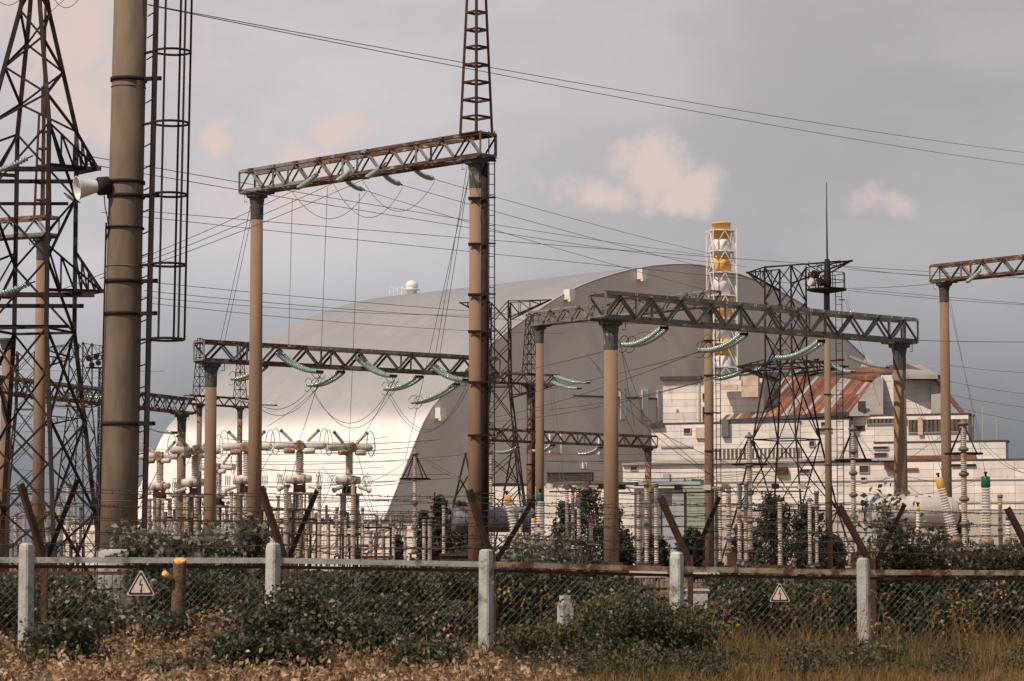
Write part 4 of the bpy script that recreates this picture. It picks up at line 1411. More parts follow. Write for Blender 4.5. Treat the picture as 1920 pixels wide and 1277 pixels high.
# droppers
for (x0, y0, x1, y1) in ((548, 372, 541, 655), (614, 352, 600, 720), (674, 362, 655, 830)):
    pwire(x0, y0, 122, x1, y1, 150, 1, .012, label='near vertical dropper wire hanging from the tall gantry', group='droppers')
for (x0, y0, Y0, x1, y1, Y1) in ((470, 385, 125, 412, 645, 138), (476, 385, 125, 420, 645, 138), (882, 312, 115, 822, 680, 140), (876, 312, 115, 814, 680, 140), (882, 318, 115, 760, 860, 150)):
    pwire(x0, y0, Y0, x1, y1, Y1, 1, .013, label='steep stay cable descending from a tall column head', group='stay cables left')
for (x0, y0, Y0, x1, y1, Y1) in ((1690, 685, 125, 1772, 900, 118), (1694, 685, 125, 1782, 905, 118), (1777, 560, 166, 1840, 830, 140), (1781, 560, 166, 1848, 890, 128), (1160, 640, 113, 1225, 830, 140), (1163, 640, 113, 1190, 800, 150), (1022, 640, 198, 1050, 900, 160), (1026, 640, 198, 1058, 905, 160),
                                 (1583, 560, 170, 1640, 720, 160), (1587, 560, 170, 1650, 760, 150)):
    pwire(x0, y0, Y0, x1, y1, Y1, 1, .012, label='steep stay cable hanging beside a brown column on the station side', group='stay cables right')
# twin conductors leaving the grey beam strings
for (x0, y0, x1, y1, s) in ((1168, 649, 860, 715, 6), (1312, 658, 880, 790, 14), (1312, 660, 940, 745, 6), (1456, 673, 930, 790, 16), (1456, 675, 1000, 770, 14)):
    pwire(x0, y0, 118, x1, y1, 190, s, .017, label='heavy twin conductor leaving the grey gantry beam', group='twin conductors', matn='dark_wire')
for (x0, y0, Y0, x1, y1, Y1, s) in ((1100, 665, 132, 1350, 905, 140, 10), (1150, 740, 140, 1340, 895, 150, 12), (1200, 790, 150, 1480, 900, 150, 14), (1120, 690, 130, 1200, 840, 160, -8),
                                    (600, 705, 138, 560, 830, 170, 4), (612, 712, 138, 500, 800, 170, 6), (740, 712, 138, 660, 850, 170, 5)):
    pwire(x0, y0, Y0, x1, y1, Y1, s, .016, label='slanting dropper lead running down to the switchgear', group='dropper leads')
# right hand side
for (a, b, s) in (((1590, 505, 190), (1990, 520, 190), 6), ((1590, 545, 190), (1990, 575, 190), 3), ((1600, 540, 190), (1750, 532, 170), 2), ((1712, 638, 130), (1990, 640, 170), 2),
                  ((1580, 500, 190), (1750, 518, 168), 2), ((1780, 715, 400), (1990, 745, 400), 4), ((1780, 740, 400), (1990, 770, 400), 4), ((1780, 760, 400), (1990, 800, 400), 4), ((1780, 685, 400), (1990, 700, 400), 4)):
    pwire(*a, *b, s, .016 if a[2] < 300 else .03, label='wire stretched across the dark sky beside the station', group='right wires')
for (x0, y0, x1, y1, s) in ((1812, 795, 1935, 888, 24), (1815, 795, 1940, 895, 16), (1605, 805, 1690, 905, 8), (1605, 806, 1500, 930, 10), (1405, 812, 1310, 900, 10), (1600, 920, 1845, 895, 20), (1805, 795, 1650, 905, -6), (1600, 808, 1730, 930, 10),
                           (1690, 890, 1850, 893, 12), (1500, 905, 1690, 890, 12), (780, 850, 690, 905, 6), (780, 850, 880, 905, 8), (785, 850, 1010, 930, 20)):
    pwire(x0, y0, 150, x1, y1, 140, s, .014, label='lead wire sagging between arresters and switchgear', group='arrester leads')
# tangle of small bus wires over the breakers
for i in range(26):
    y = 820 + i * 9 + random.uniform(-4, 4)
    x0 = random.uniform(255, 520)
    x1 = random.uniform(700, 905)
    Yy = random.uniform(165, 230)
    pwire(x0, y + random.uniform(-12, 12), Yy, x1, y + random.uniform(-12, 12), Yy + random.uniform(-15, 15), random.uniform(2, 10), .019, matn='dark_wire', label='fine bus wire among the breakers', group='fine bus wires left')
for i in range(22):
    x0 = random.uniform(290, 700)
    y0 = random.uniform(850, 900)
    pwire(x0, y0, 175, x0 + random.uniform(-60, 60), y0 + random.uniform(60, 120), 170, random.uniform(-6, 8), .018, matn='dark_wire', label='short lead dropping between the breaker tanks', group='short leads')
for i in range(14):
    y = 845 + i * 8 + random.uniform(-5, 5)
    x0 = random.uniform(905, 1180)
    x1 = random.uniform(1320, 1760)
    Yy = random.uniform(150, 240)
    pwire(x0, y + random.uniform(-14, 14), Yy, x1, y + random.uniform(-14, 14), Yy + random.uniform(-15, 15), random.uniform(2, 12), .016, matn='dark_wire', label='fine bus wire in front of the station wall', group='fine bus wires right')
for i in range(10):
    y = 690 + i * 20
    pwire(-20, y, 190, random.uniform(190, 330), y + random.uniform(-10, 25), 200, random.uniform(2, 8), .014, label='bus wire passing behind the big lattice tower', group='bus wires tower')
# wires near the tower's top
pwire(-10, -6, 100, 42, -6, 100, 16, .014, label='wire loop at the peak of the big tower', group='peak loops')
pwire(100, -4, 100, 150, -6, 100, 20, .014, label='wire loop at the peak of the big tower', group='peak loops')
pwire(82, 38, 100, 150, -20, 96, -6, .014, label='wire loop at the peak of the big tower', group='peak loops')


# ------------------------------------------------------------------ post insulators and switchgear
def ribbed(m, base, axis, L, r_core, r_shed, pitch, n=12):
    k2 = max(2, int(round(L / pitch)))
    p_ = L / k2
    prof = []
    for i in range(k2):
        z = i * p_
        prof += [(z, r_core), (z + p_ * .35, r_shed), (z + p_ * .5, r_shed * .97), (z + p_ * .62, r_core)]
    prof.append((L, r_core))
    m.lathe(base, axis, prof, n, smooth=False)


def post_insulator(px, ytop, ybot, Y, wpx, label, group, cap='flange', body='porcelain', pitch=.11, segs=1, capr=1.0, legs=True, n=12, lean=0.0):
    top_ = P(px, ytop, Y)
    bot = P(px, ybot, Y)
    bot.x = top_.x
    r = wpx * m_per_px(Y) / 2
    t = thing('post_insulator', label, 'insulator', (bot.x, bot.y, 0), group)
    L = top_.z - bot.z
    ax = Vector((lean, 0, 1)).normalized()
    h0 = L / segs
    for s in range(segs):
        m = MB()
        ribbed(m, bot + ax * (s * h0 + .06), ax, h0 - .1, r * .72, r, pitch, n)
        m.build('porcelain_body', body, t)
        MB().lathe(bot + ax * (s * h0 - .05), ax, [(0, r * 1.0), (.1, r * 1.05), (.11, r * .8)], n).build('flange', 'flange', t)
    MB().lathe(bot + ax * (L - .05), ax, [(0, r * .95 * capr), (.05, r * 1.05 * capr), (.15, r * 1.05 * capr), (.17, r * .5)], n).build('cap', cap, t)
    if legs:
        MB().box((bot.x, bot.y, bot.z - .1), (r * 3.2, r * 3.2, .08)).build('foot_plate', 'rust_steel', t)
        for sx in (-1, 1):
            bar('support_leg', (bot.x + sx * r * 1.1, bot.y, 0), (bot.x + sx * r * 1.1, bot.y, bot.z - .12), .1, 'rust_steel', t, 'angle')
    return t


PL = 'slender off-white ribbed post insulator rising over the fence'
YW = 140
for grp, lab, lst in (
    ('post insulators by the breakers', 'ribbed white post insulator standing among the breakers', [(537, 912, 1052, 150, 10), (599, 915, 1052, 150, 10), (662, 905, 1052, 150, 10), (632, 940, 1040, 160, 7), (497, 930, 1045, 168, 8), (434, 925, 1045, 168, 9), (418, 950, 1045, 172, 7), (352, 930, 1045, 168, 8), (330, 925, 1040, 172, 8), (305, 960, 1045, 172, 7),
     (695, 985, 1052, 150, 8), (718, 980, 1052, 160, 7), (575, 950, 1050, 165, 7), (560, 935, 1045, 172, 9), (545, 960, 1045, 178, 7), (615, 960, 1050, 165, 7), (648, 950, 1050, 165, 7), (680, 960, 1050, 165, 7), (455, 955, 1045, 170, 7), (470, 935, 1045, 175, 8), (385, 940, 1045, 175, 8), (512, 960, 1048, 170, 7), (522, 935, 1045, 178, 8), (290, 930, 1040, 178, 8)]),
    ('post insulators before the dark trees', 'ribbed white post insulator near the dark conifers', [(795, 978, 1052, 145, 9), (806, 978, 1052, 145, 9), (832, 952, 1045, 140, 8), (738, 985, 1050, 150, 7), (760, 990, 1050, 155, 7)]),
    ('post insulators behind the tower legs', 'ribbed post insulator behind the big tower legs', [(112, 945, 1015, 150, 10), (128, 910, 1015, 150, 12), (140, 945, 1015, 150, 9), (152, 955, 1020, 150, 9), (30, 965, 1020, 155, 9), (46, 960, 1020, 155, 9), (90, 960, 1020, 160, 9)]),
    ('post insulators in clusters before the station', 'tall ribbed insulator in a tight cluster before the station', [(1197, 925, 1056, 125, 9), (1212, 912, 1056, 125, 11), (1230, 912, 1056, 125, 11), (1063, 916, 1050, 130, 9), (1074, 914, 1050, 130, 9), (1350, 918, 1052, 128, 9), (1366, 915, 1056, 128, 11), (1386, 952, 1052, 126, 10), (1398, 952, 1052, 126, 10), (1518, 938, 1058, 128, 9), (1531, 952, 1056, 126, 9)]),
):
    for (x, a, b, Y, wd) in lst:
        if 'clusters' in grp:
            lab = 'tall ribbed insulator in the cluster ' + ('before the round broadleaf tree' if x < 1100 else 'in front of the blue-grey shed' if x < 1300 else 'beside the clamped column of the chimney gantry' if x < 1450 else 'beside the slim lamp mast')
        if 'breakers' in grp and (a > 934):
            a += random.uniform(-14, 30)
        post_insulator(x, a, b, Y + random.uniform(-2, 2), wd * random.uniform(.8, 1.05), lab, grp, n=10, segs=random.choice((1, 2, 3)))
for (x, a, b) in ((1387, 908, 950), (1399, 908, 950), (1531, 925, 950)):
    post_insulator(x, a, b, 126, 9.5, 'dull grey ribbed insulator topping a white one', 'grey upper insulators', body='grey_steel', legs=False, n=10)
post_insulator(1462, 938, 1060, 118, 10, 'single white ribbed insulator under a rusty box before the trees', None, cap='deep_rust', n=12)
post_insulator(920, 848, 1040, 138, 8, 'tall white four-part insulator right of the ladder column', None, segs=4, n=10)
post_insulator(1875, 932, 1055, 118, 10, 'white ribbed insulator beside the green-capped bushing', None, segs=2, n=12)
post_insulator(976, 958, 1055, 120, 8, 'thin white insulator between the yellow and green bushings', None, n=10)
post_insulator(1597, 1013, 1058, 100, 14, 'short thick white insulator by the leaning rusty bracket', None, n=12)
post_insulator(1108, 978, 1016, 120, 9, 'short insulator with crimson cap beside the round column', None, cap='red_cap', capr=1.3, n=12)
post_insulator(1085, 930, 1010, 128, 8, 'slim insulator with dark red cap behind the cluster', None, cap='red_cap', capr=1.2, n=10)


# arresters with grading rings
def arrester(px, ytop, ybot, Y, wpx, yring, rpx, label, segs=4):
    top_ = P(px, ytop, Y)
    bot = P(px, ybot, Y)
    bot.x = top_.x
    r = wpx * m_per_px(Y) / 2
    t = thing('surge_arrester', label, 'arrester', (bot.x, bot.y, 0))
    L = (top_.z - bot.z)
    h0 = L / segs
    for s in range(segs):
        m = MB()
        ribbed(m, Vector((bot.x, bot.y, bot.z + s * h0 + .12)), (0, 0, 1), h0 - .2, r * .75, r, .10, 14)
        m.build('porcelain_body', 'porcelain', t)
        MB().lathe((bot.x, bot.y, bot.z + s * h0 - .1), (0, 0, 1), [(0, r * .9), (.04, r * 1.45), (.16, r * 1.5), (.22, r * .9)], 14).build('flange', 'flange', t)
    MB().lathe((bot.x, bot.y, top_.z - .06), (0, 0, 1), [(0, r), (.06, r * 1.6), (.14, r * 1.6), (.2, r * .6), (.35, r * .4)], 14).build('cap', 'flange', t)
    zr = zat(yring, Y)
    rr = rpx * m_per_px(Y)
    MB().poly([Vector((bot.x + rr * math.cos(u), bot.y + rr * math.sin(u), zr)) for u in np.linspace(0, 2 * math.pi, 29)[:-1]], .045, 6, True).build('grading_ring', 'dark_steel', t)
    for i in range(4):
        u = .6 + i * math.pi / 2
        bar('ring_stay', (bot.x, bot.y, top_.z + .05), (bot.x + rr * math.cos(u), bot.y + rr * math.sin(u), zr), .045, 'dark_steel', t)
    for sx in (-1, 1):
        for sy in (-1, 1):
            bar('support_leg', (bot.x + sx * .35, bot.y + sy * .35, 0), (bot.x + sx * .2, bot.y + sy * .2, bot.z - .1), .09, 'rust_steel', t, 'angle')
    MB().box((bot.x, bot.y, bot.z - .09), (.7, .7, .07)).build('foot_plate', 'rust_steel', t)
    return t


arrester(778, 852, 1035, 140, 9, 899, 28, 'ribbed surge arrester with square grading ring before the arch corner', 4)
arrester(1405, 820, 1030, 142, 11, 872, 33, 'ribbed surge arrester with wide dark ring before the tower foot', 4)
arrester(1599, 806, 1010, 142, 11, 864, 34, 'ribbed surge arrester with low-slung dark ring beside the slim mast', 5)
arrester(1806, 796, 1030, 132, 13, 852, 35, 'ribbed surge arrester with dark ring beside the tall right column', 5)


# circuit breakers
def breaker(px, Y, label):
    c = PZ(px, Y, 8)
    t = thing('circuit_breaker', label, 'breaker', (c.x, c.y, 0), 'air blast circuit breakers')
    o = Vector((c.x, c.y, 0))
    V3 = lambda x, y, z: o + Vector((x * 1.22, y, z))
    # head: hub drum, side tanks, antlers and rings
    MB().lathe(V3(0, .45, 9.2), (0, -1, 0), [(0, .30), (.1, .34), (.75, .34), (.78, .37), (.86, .37), (.88, .28), (.9, .0)], 18).build('hub_drum', 'rust_paint', t)
    for s in (-1, 1):
        MB().lathe(V3(s * .28, 0, 9.22), (s, 0, 0), [(0, .22), (.06, .28), (1.15, .28), (1.3, .25), (1.42, .12)], 16).build('side_tank', 'pale_paint', t)
        m = MB()
        d_ = Vector((s * .72, -.1, .70)).normalized()
        ribbed(m, V3(s * .42, -.05, 9.5), d_, .95, .095, .12, .09, 10)
        m.build('antler_insulator', 'porcelain', t)
        MB().lathe(V3(s * .42, -.05, 9.5) + d_ * .95, d_, [(0, .12), (.14, .12), (.16, .05)], 10).build('antler_cap', 'flange', t)
        cc = V3(s * 1.33, -.05, 9.5)
        MB().poly([cc + Vector((s * .30 * math.cos(u), .06 * math.sin(u), .86 * math.sin(u))) for u in np.linspace(0, 2 * math.pi, 23)[:-1]], .035, 5, True).build('grading_ring', 'pale_paint', t)
        cc = V3(s * 1.45, -.15, 9.2)
        MB().poly([cc + Vector((.16 * math.cos(u), -.05, .28 * math.sin(u))) for u in np.linspace(0, 2 * math.pi, 17)[:-1]], .025, 5, True).build('grading_ring', 'pale_paint', t)
        MB().lathe(V3(s * .25, -.3, 8.85), (s, -.2, 0), [(0, .15), (.05, .19), (.7, .19), (.75, .1)], 12).build('resistor_tank', 'pale_paint' if s > 0 else 'rust_paint', t)
    m = MB()
    ribbed(m, V3(0, 0, 7.35), (0, 0, 1), 1.5, .22, .30, .12, 14)
    m.build('porcelain_body', 'porcelain', t)
    # middle stage
    MB().lathe(V3(-.8, 0, 6.95), (1, 0, .04), [(0, .12), (.05, .28), (.45, .3), (.5, .34), (1.1, .34), (1.15, .26), (1.75, .24), (1.8, .1)], 16).build('middle_tank', 'pale_paint', t)
    MB().lathe(V3(-.35, 0, 6.93), (1, 0, 0), [(0, .36), (.25, .36)], 16).build('rust_band', 'rust_paint', t)
    MB().lathe(V3(.15, 0, 6.95), (1, 0, 0), [(0, .36), (.2, .36)], 16).build('rust_band', 'rust_paint', t)
    for s in (-1, 1):
        for k2 in range(3):
            cc = V3(s * (.95 + .12 * k2), -.1, 6.95)
            MB().poly([cc + Vector((.08 * math.cos(u), -.32 * math.cos(u), .34 * math.sin(u))) for u in np.linspace(0, 2 * math.pi, 17)[:-1]], .02, 4, True).build('grading_ring', 'grey_steel', t)
        MB().lathe(V3(s * .5, -.2, 6.55), (s, -.3, -.35), [(0, .1), (.1, .13), (.7, .12), (.75, .18), (.9, .18)], 10).build('arm_insulator', 'pale_paint', t)
    MB().box(V3(0, 0, 6.35), (.75, .7, .5)).build('drive_box', 'dark_steel', t)
    for i, (dx, dy) in enumerate(((-.55, -.3), (.1, -.45), (.6, .2), (-.15, .4))):
        m = MB()
        ribbed(m, V3(dx, dy, 3.4), (0, 0, 1), 2.7, .13, .18, .11, 10)
        m.build('porcelain_leg', 'porcelain', t)
        MB().lathe(V3(dx, dy, 4.7), (0, 0, 1), [(0, .2), (.18, .2)], 10).build('flange', 'rust_paint', t)
        bar('support_leg', V3(dx, dy, 0), V3(dx, dy, 3.35), .16, 'rust_steel', t, 'angle')
    MB().box(V3(0, 0, 6.02), (1.5, 1.0, .14)).build('deck', 'rust_paint', t)
    MB().box(V3(0, 0, 3.32), (1.5, 1.1, .12)).build('deck', 'rust_steel', t)
    bar('pipe', V3(.32, -.2, 3.3), V3(.32, -.2, 6.3), .1, 'dark_steel', t, 'rod')
    bar('pipe', V3(-.3, .1, .5), V3(-.3, .1, 6.3), .14, 'grey_steel', t, 'rod')
    MB().box(V3(.3, -.3, 1.9), (.8, .6, 1.1)).build('control_box', 'deep_rust', t)
    return t


br0 = breaker(562, 178, 'circuit breaker with white cross tanks standing clear before the shining arch side')
for (px, Y, rz, lab) in ((655, 181, .55, 'circuit breaker with turned cross tanks next to the shaded arch corner'), (463, 180, -.2, 'circuit breaker half hidden by the left column of the spired gantry'), (366, 186, .15, 'circuit breaker beside the left column of the low rusty beam'), (300, 196, -.35, 'circuit breaker next to the foot of the caged ladder'), (410, 220, -.6, 'smaller looking circuit breaker set back between two gantry columns')):
    c = PZ(px, Y, 8)
    copy_tree(br0, Vector((c.x, c.y, 0)) - WM[br0.name].translation, lab, rz)
# small steel frames among the breakers
for (px, Y, h_) in ((520, 160, 4.6), (590, 190, 4.4), (640, 200, 4.4), (705, 165, 3.6), (480, 195, 4.2), (728, 205, 4.6), (565, 158, 4.0), (335, 178, 4.4), (400, 178, 4.2)):
    c = PZ(px, Y, 3)
    t = thing('equipment_stand', 'small dark steel stand low among the breakers', 'stand', (c.x, c.y, 0), 'low steel frames')
    for sx in (-.9, .9):
        bar('post', (c.x + sx, c.y, 0), (c.x + sx, c.y, h_), .12, 'dark_steel', t, 'angle')
        bar('post_head', (c.x + sx, c.y, h_), (c.x + sx, c.y, h_ + .4), .26, 'flange', t, 'rod')
    bar('beam', (c.x - 1.3, c.y, h_), (c.x + 1.3, c.y, h_), .12, 'dark_steel', t)
    bar('beam', (c.x - .9, c.y, h_ * .55), (c.x + .9, c.y, h_ * .55), .09, 'rust_steel', t)
    bar('brace', (c.x - .9, c.y, h_ * .55), (c.x + .9, c.y, h_), .06, 'rust_steel', t)
for i in range(16):
    px, Y = random.uniform(275, 745), random.uniform(150, 215)
    c = PZ(px, Y, 2)
    h_ = random.uniform(2.4, 4.2)
    t = thing('switch_stand', 'rusty switch stand with stubby insulators crowding the yard floor', 'stand', (c.x, c.y, 0), 'switch stands')
    for sx in (-.5, .5):
        bar('post', (c.x + sx, c.y, 0), (c.x + sx, c.y, h_), .11, 'rust_steel', t, 'angle')
    bar('beam', (c.x - 1.0, c.y, h_), (c.x + 1.0, c.y, h_), .13, 'rust_steel', t)
    bar('brace', (c.x - .5, c.y, .5), (c.x + .5, c.y, h_), .06, 'dark_steel', t)
    for sx in (-.85, 0, .85):
        m = MB()
        ribbed(m, Vector((c.x + sx, c.y, h_ + .06)), (0, 0, 1), random.uniform(.5, 1.1), .07, .11, .09, 8)
        m.build('stub_insulator', random.choice(['porcelain', 'porcelain', 'brown_porcelain']), t)
    bar('contact_rod', (c.x - 1.1, c.y, h_ + .9), (c.x + 1.1, c.y, h_ + random.uniform(.8, 1.3)), .05, 'grey_steel', t, 'rod')
# busbars of the disconnectors before the station
for (x0, x1, y, Y, lab) in ((1022, 1140, 912, 129, 'pale rust-stained busbar tube on the insulator cluster by the green cap'), (1150, 1345, 914, 127, 'long pale busbar tube linking two insulator clusters'), (1345, 1520, 912, 128, 'pale busbar tube ending at the slim mast')):
    a, b = P(x0, y, Y), P(x1, y + 1, Y)
    t = thing('busbar', lab, 'busbar', a)
    MB().tube(a, b, .06, .05, 10).build('tube', 'pale_paint', t)
    MB().tube(a + Vector((.2, .3, -.25)), b + Vector((-.3, .3, -.2)), .035, .035, 8).build('rod', 'rust_steel', t)
    for f in (.08, .34, .62, .9):
        p = a.lerp(b, f)
        MB().box(p + Vector((0, 0, .02)), (.34, .3, .24), random.uniform(-.3, .3)).build('clamp_box', random.choice(['rust_paint', 'dark_steel', 'pale_paint']), t)
        MB().poly([p + Vector((.1, -.1, .1)), p + Vector((.35, -.15, -.1)), p + Vector((.5, -.1, -.32)), p + Vector((.8, -.1, -.36))], .025, 5).build('contact_horn', 'grey_steel', t)


# transformers with bushings and conservators
def bushing(px, ytop, ybot, Y, wpx, cap, parent, lean=0.0, body='clean_porcelain', taper=1.25, knob=True):
    top_, bot = P(px, ytop, Y), P(px, ybot, Y)
    L = top_.z - bot.z
    bot.x = top_.x - lean * L
    ax = (top_ - bot).normalized()
    L = (top_ - bot).length
    r = wpx * m_per_px(Y) / 2
    k2 = max(3, int((L * .82) / .12))
    pr = []
    for i in range(k2):
        f = i / k2
        rr = r * (taper + (1 - taper) * f)
        z = L * .82 * f
        dz = L * .82 / k2
        pr += [(z, rr * .70), (z + dz * .25, rr * .72), (z + dz * .42, rr), (z + dz * .62, rr * .98), (z + dz * .75, rr * .72)]
    pr.append((L * .82, r * .7))
    o = MB().lathe(bot, ax, pr, 20, smooth=False).build('bushing', body, parent)
    MB().lathe(bot + ax * (L * .82), ax, [(0, r * .85), (.02, r * .92), (L * .16, r * .88), (L * .18, r * .7)], 20).build('bushing_cap', cap, o)
    if knob:
        MB().lathe(bot + ax * L, ax, [(0, .05), (.12, .05), (.13, .09), (.2, .07)], 10).build('terminal', 'dark_steel', o)
    MB().lathe(bot - ax * .35, ax, [(0, r * 1.5), (.3, r * 1.45), (.36, r * 1.1)], 20).build('turret', 'rust_paint', o)


def transformer(label, c, size, cons, bodym, consm, bush):
    t = thing('power_transformer', label, 'transformer', (c.x, c.y, 0))
    MB().box((c.x, c.y, size[2] / 2 + .3), size).build('tank_body', bodym, t)
    MB().box((c.x, c.y, size[2] + .36), (size[0] + .2, size[1] + .2, .12)).build('tank_lid', bodym, t)
    MB().box((c.x, c.y, .15), (size[0] * .9, size[1] * .8, .3)).build('skid', 'dark_steel', t)
    for i in range(9):
        x = c.x - size[0] / 2 + (i + .5) * size[0] / 9
        MB().box((x, c.y - size[1] / 2 - .22, size[2] / 2 + .35), (.12, .4, size[2] * .75)).build('radiator_fin', bodym, t)
    (x0, x1, y0, y1, Y, tilt) = cons
    a, b = P(x0, (y0 + y1) / 2, Y), P(x1, (y0 + y1) / 2 + tilt, Y + 1.2)
    r = (y1 - y0) * m_per_px(Y) / 2
    L = (b - a).length
    o = MB().lathe(a, b - a, [(0, .02), (.02, r * .55), (.10, r * .9), (.2, r), (L - .2, r), (L - .08, r * .85), (L, .02)], 32).build('conservator', consm, t)
    for f in (.12, .5, .88):
        MB().lathe(a + (b - a) * f, b - a, [(0, r + .004), (.0, r + .03), (.05, r + .03), (.05, r + .004)], 32, cap=False).build('weld_band', consm, o)
    MB().lathe(a + Vector((-.02, -r * .3, r * .55)), Vector((-1, -.5, 0)), [(0, .12), (.12, .12), (.13, .15), (.16, .15)], 12).build('gauge', 'dark_steel', o)
    MB().poly([a + Vector((-.04, -.25 + .22 * math.sin(u), -.2 + .25 * math.cos(u))) for u in np.linspace(0, 3.8, 10)], .03, 5).build('pipe', 'dark_steel', o)
    for f in (.2, .8):
        p = a.lerp(b, f)
        bar('conservator_leg', (p.x, p.y, size[2] + .3), (p.x, p.y, p.z - r * .9), .16, bodym, t)
    for i in range(6):
        p = a.lerp(b, .15 + .14 * i) + Vector((0, 0, r))
        MB().box(p, (.12, .12, .08)).build('lug', 'dark_steel', o)
    for bb in bush:
        bushing(*bb, t)
    return t


cc = PZ(1755, 122, 3)
transformer('transformer with white rust-streaked conservator and green-capped bushing', cc, (6.2, 2.6, 1.7), (1622, 1792, 930, 990, 124, 2), 'rust_paint', 'tank_white',
            [(1848, 893, 1010, 117, 19, 'green_cap')])
# the leaning yellow-capped bushing stands on the same transformer
tr1 = bpy.data.objects['power_transformer']
bushing(1760, 895, 1005, 117, 17, 'yellow_cap', tr1, -.24)
bushing(1721, 950, 1000, 121, 8, 'yellow_cap', tr1, 0)
bushing(1890, 968, 1010, 120, 10, 'green_cap', tr1, 0)
cc = PZ(935, 132, 3)
tr2 = transformer('transformer with dark blue-grey conservator and yellow-capped bushing', cc, (5.6, 2.4, 1.5), (846, 1002, 950, 998, 134, 0), 'deep_rust', 'tank_grey',
                  [(1013, 924, 1012, 126, 16, 'green_cap')])
bushing(951, 928, 1012, 126, 15, 'yellow_cap', tr2, -.2)
bushing(1000, 972, 1012, 124, 9, 'yellow_cap', tr2, 0)
# rusty cabinets low behind the fence
for (px, Y, wd, hd_, lab, mm) in ((708, 100, 1.0, 1.55, 'rust-brown control cabinet low behind the barbed wire', 'deep_rust'), (1120, 100, 1.6, 1.3, 'dark cabinet with an orange lid beside the round column', 'dark_steel'), (1440, 95, 1.0, 1.2, 'rust-brown steel box behind the inner rail', 'deep_rust')):
    c = PZ(px, Y, 1)
    t = thing('control_cabinet', lab, 'cabinet', (c.x, c.y, 0))
    MB().box((c.x, c.y, hd_ / 2 + .1), (wd, .7, hd_)).build('body', mm, t)
    MB().box((c.x, c.y, hd_ + .16), (wd + .15, .85, .1)).build('lid', 'deep_rust', t)
    MB().box((c.x - wd * .23, c.y - .37, hd_ / 2 + .1), (wd * .42, .05, hd_ * .85)).build('door', mm, t)
    MB().box((c.x + wd * .23, c.y - .37, hd_ / 2 + .1), (wd * .42, .05, hd_ * .85)).build('door', mm, t)
# ------------------------------------------------------------------ fence
FP = [(-420, 39.0, 1016, 1050), (50, 40, 1018, 1050), (510, 41, 1018, 1051), (911, 42, 1030, 1058), (1268, 43, 1035, 1067), (1620, 44, 1046, 1073), (1950, 45, 1050, 1074)]
fence = thing('chain_link_fence', 'chain-link fence with pale concrete posts and a flat top rail', 'fence', PZ(911, 42, 0))
RX = []
for i, (px, Y, yt, yr) in enumerate(FP):
    p = PZ(px, Y, 1.0)
    zt_ = zat(yt, Y)
    rz = R(-28) + random.uniform(-.1, .1)
    s = .185
    cs_, sn_ = math.cos(rz), math.sin(rz)
    lean = random.uniform(-.012, .012)

    def ring_(z, w_):
        return [(p.x + (dx * cs_ - dy * sn_) * w_ + lean * z, p.y + (dx * sn_ + dy * cs_) * w_, z) for dx, dy in ((-.5, -.36), (-.36, -.5), (.36, -.5), (.5, -.36), (.5, .36), (.36, .5), (-.36, .5), (-.5, .36))]
    rings = [ring_(0, s * 1.08), ring_(zt_ * .5, s * 1.02), ring_(zt_ - .10, s), ring_(zt_ - .03, s * .9), ring_(zt_, s * .6)]
    V_, F_ = [], []
    for r_ in rings:
        V_ += r_
    for j in range(len(rings) - 1):
        for q2 in range(8):
            F_.append((j * 8 + q2, j * 8 + (q2 + 1) % 8, (j + 1) * 8 + (q2 + 1) % 8, (j + 1) * 8 + q2))
    F_.append(tuple(range(len(V_) - 8, len(V_))))
    MB().add(V_, F_).build('post', 'post_concrete', fence)
    RX.append((p, zat(yr, Y)))
for i in range(len(FP) - 1):
    (p0, z0), (p1, z1) = RX[i], RX[i + 1]
    a, b = Vector((p0.x + .1, p0.y + .02, z0)), Vector((p1.x - .1, p1.y + .02, z1))
    mm = 'grey_steel' if i < 1 else ('post_concrete' if i < 3 else 'rust_paint')
    bar('rail', a, b, .05, 'post_concrete' if i < 3 else 'rail_rust', fence, 'box', hd=.085)
    bar('rail', a + Vector((0, .05, -.10)), b + Vector((0, .05, -.10)), .04, 'deep_rust', fence, 'box', hd=.05)
    # woven mesh
    L = (b - a).length
    d = (b - a).normalized()
    zb_ = .06
    st = .115
    m = MB()
    H = min(z0, z1) - .12 - zb_
    bul = lambda x, z: .05 * math.sin(x * 1.7 + i) * math.sin(z * 2.1 + i * 2) + .03 * math.sin(x * 4.1)
    for sg in (1, -1):
        k0 = -int(H / st) - 1
        for kk in range(k0, int(L / st) + 1 + (int(H / st) + 1 if sg < 0 else 0)):
            pts = []
            nn = 5
            for q2 in range(nn + 1):
                z = H * q2 / nn
                x = kk * st + (z if sg > 0 else (-z)) + (0 if sg > 0 else 0)
                pts.append((x, z))
            # clip to the bay
            cl = []
            for (xa, za), (xb, zb2) in zip(pts, pts[1:]):
                if xb < 0 and xa < 0 or xa > L and xb > L:
                    continue
                if min(xa, xb) < 0 or max(xa, xb) > L:
                    fa = 0.0 if 0 <= xa <= L else ((0 if xa < 0 else L) - xa) / (xb - xa)
                    fb = 1.0 if 0 <= xb <= L else ((0 if xb < 0 else L) - xa) / (xb - xa)
                    na, nb = (xa + (xb - xa) * fa, za + (zb2 - za) * fa), (xa + (xb - xa) * fb, za + (zb2 - za) * fb)
                else:
                    na, nb = (xa, za), (xb, zb2)
                if not cl:
                    cl.append(na)
                cl.append(nb)
            if len(cl) > 1:
                m.poly([a + d * x + Vector((0, bul(x, z) + .012 * sg, 0)) + Vector((0, 0, zb_ + z - a.z)) for x, z in cl], .0036 if sg > 0 else .0018, 3)
    o = m.build('wire_mesh', 'mesh_wire', fence)
    o['kind'] = 'stuff'

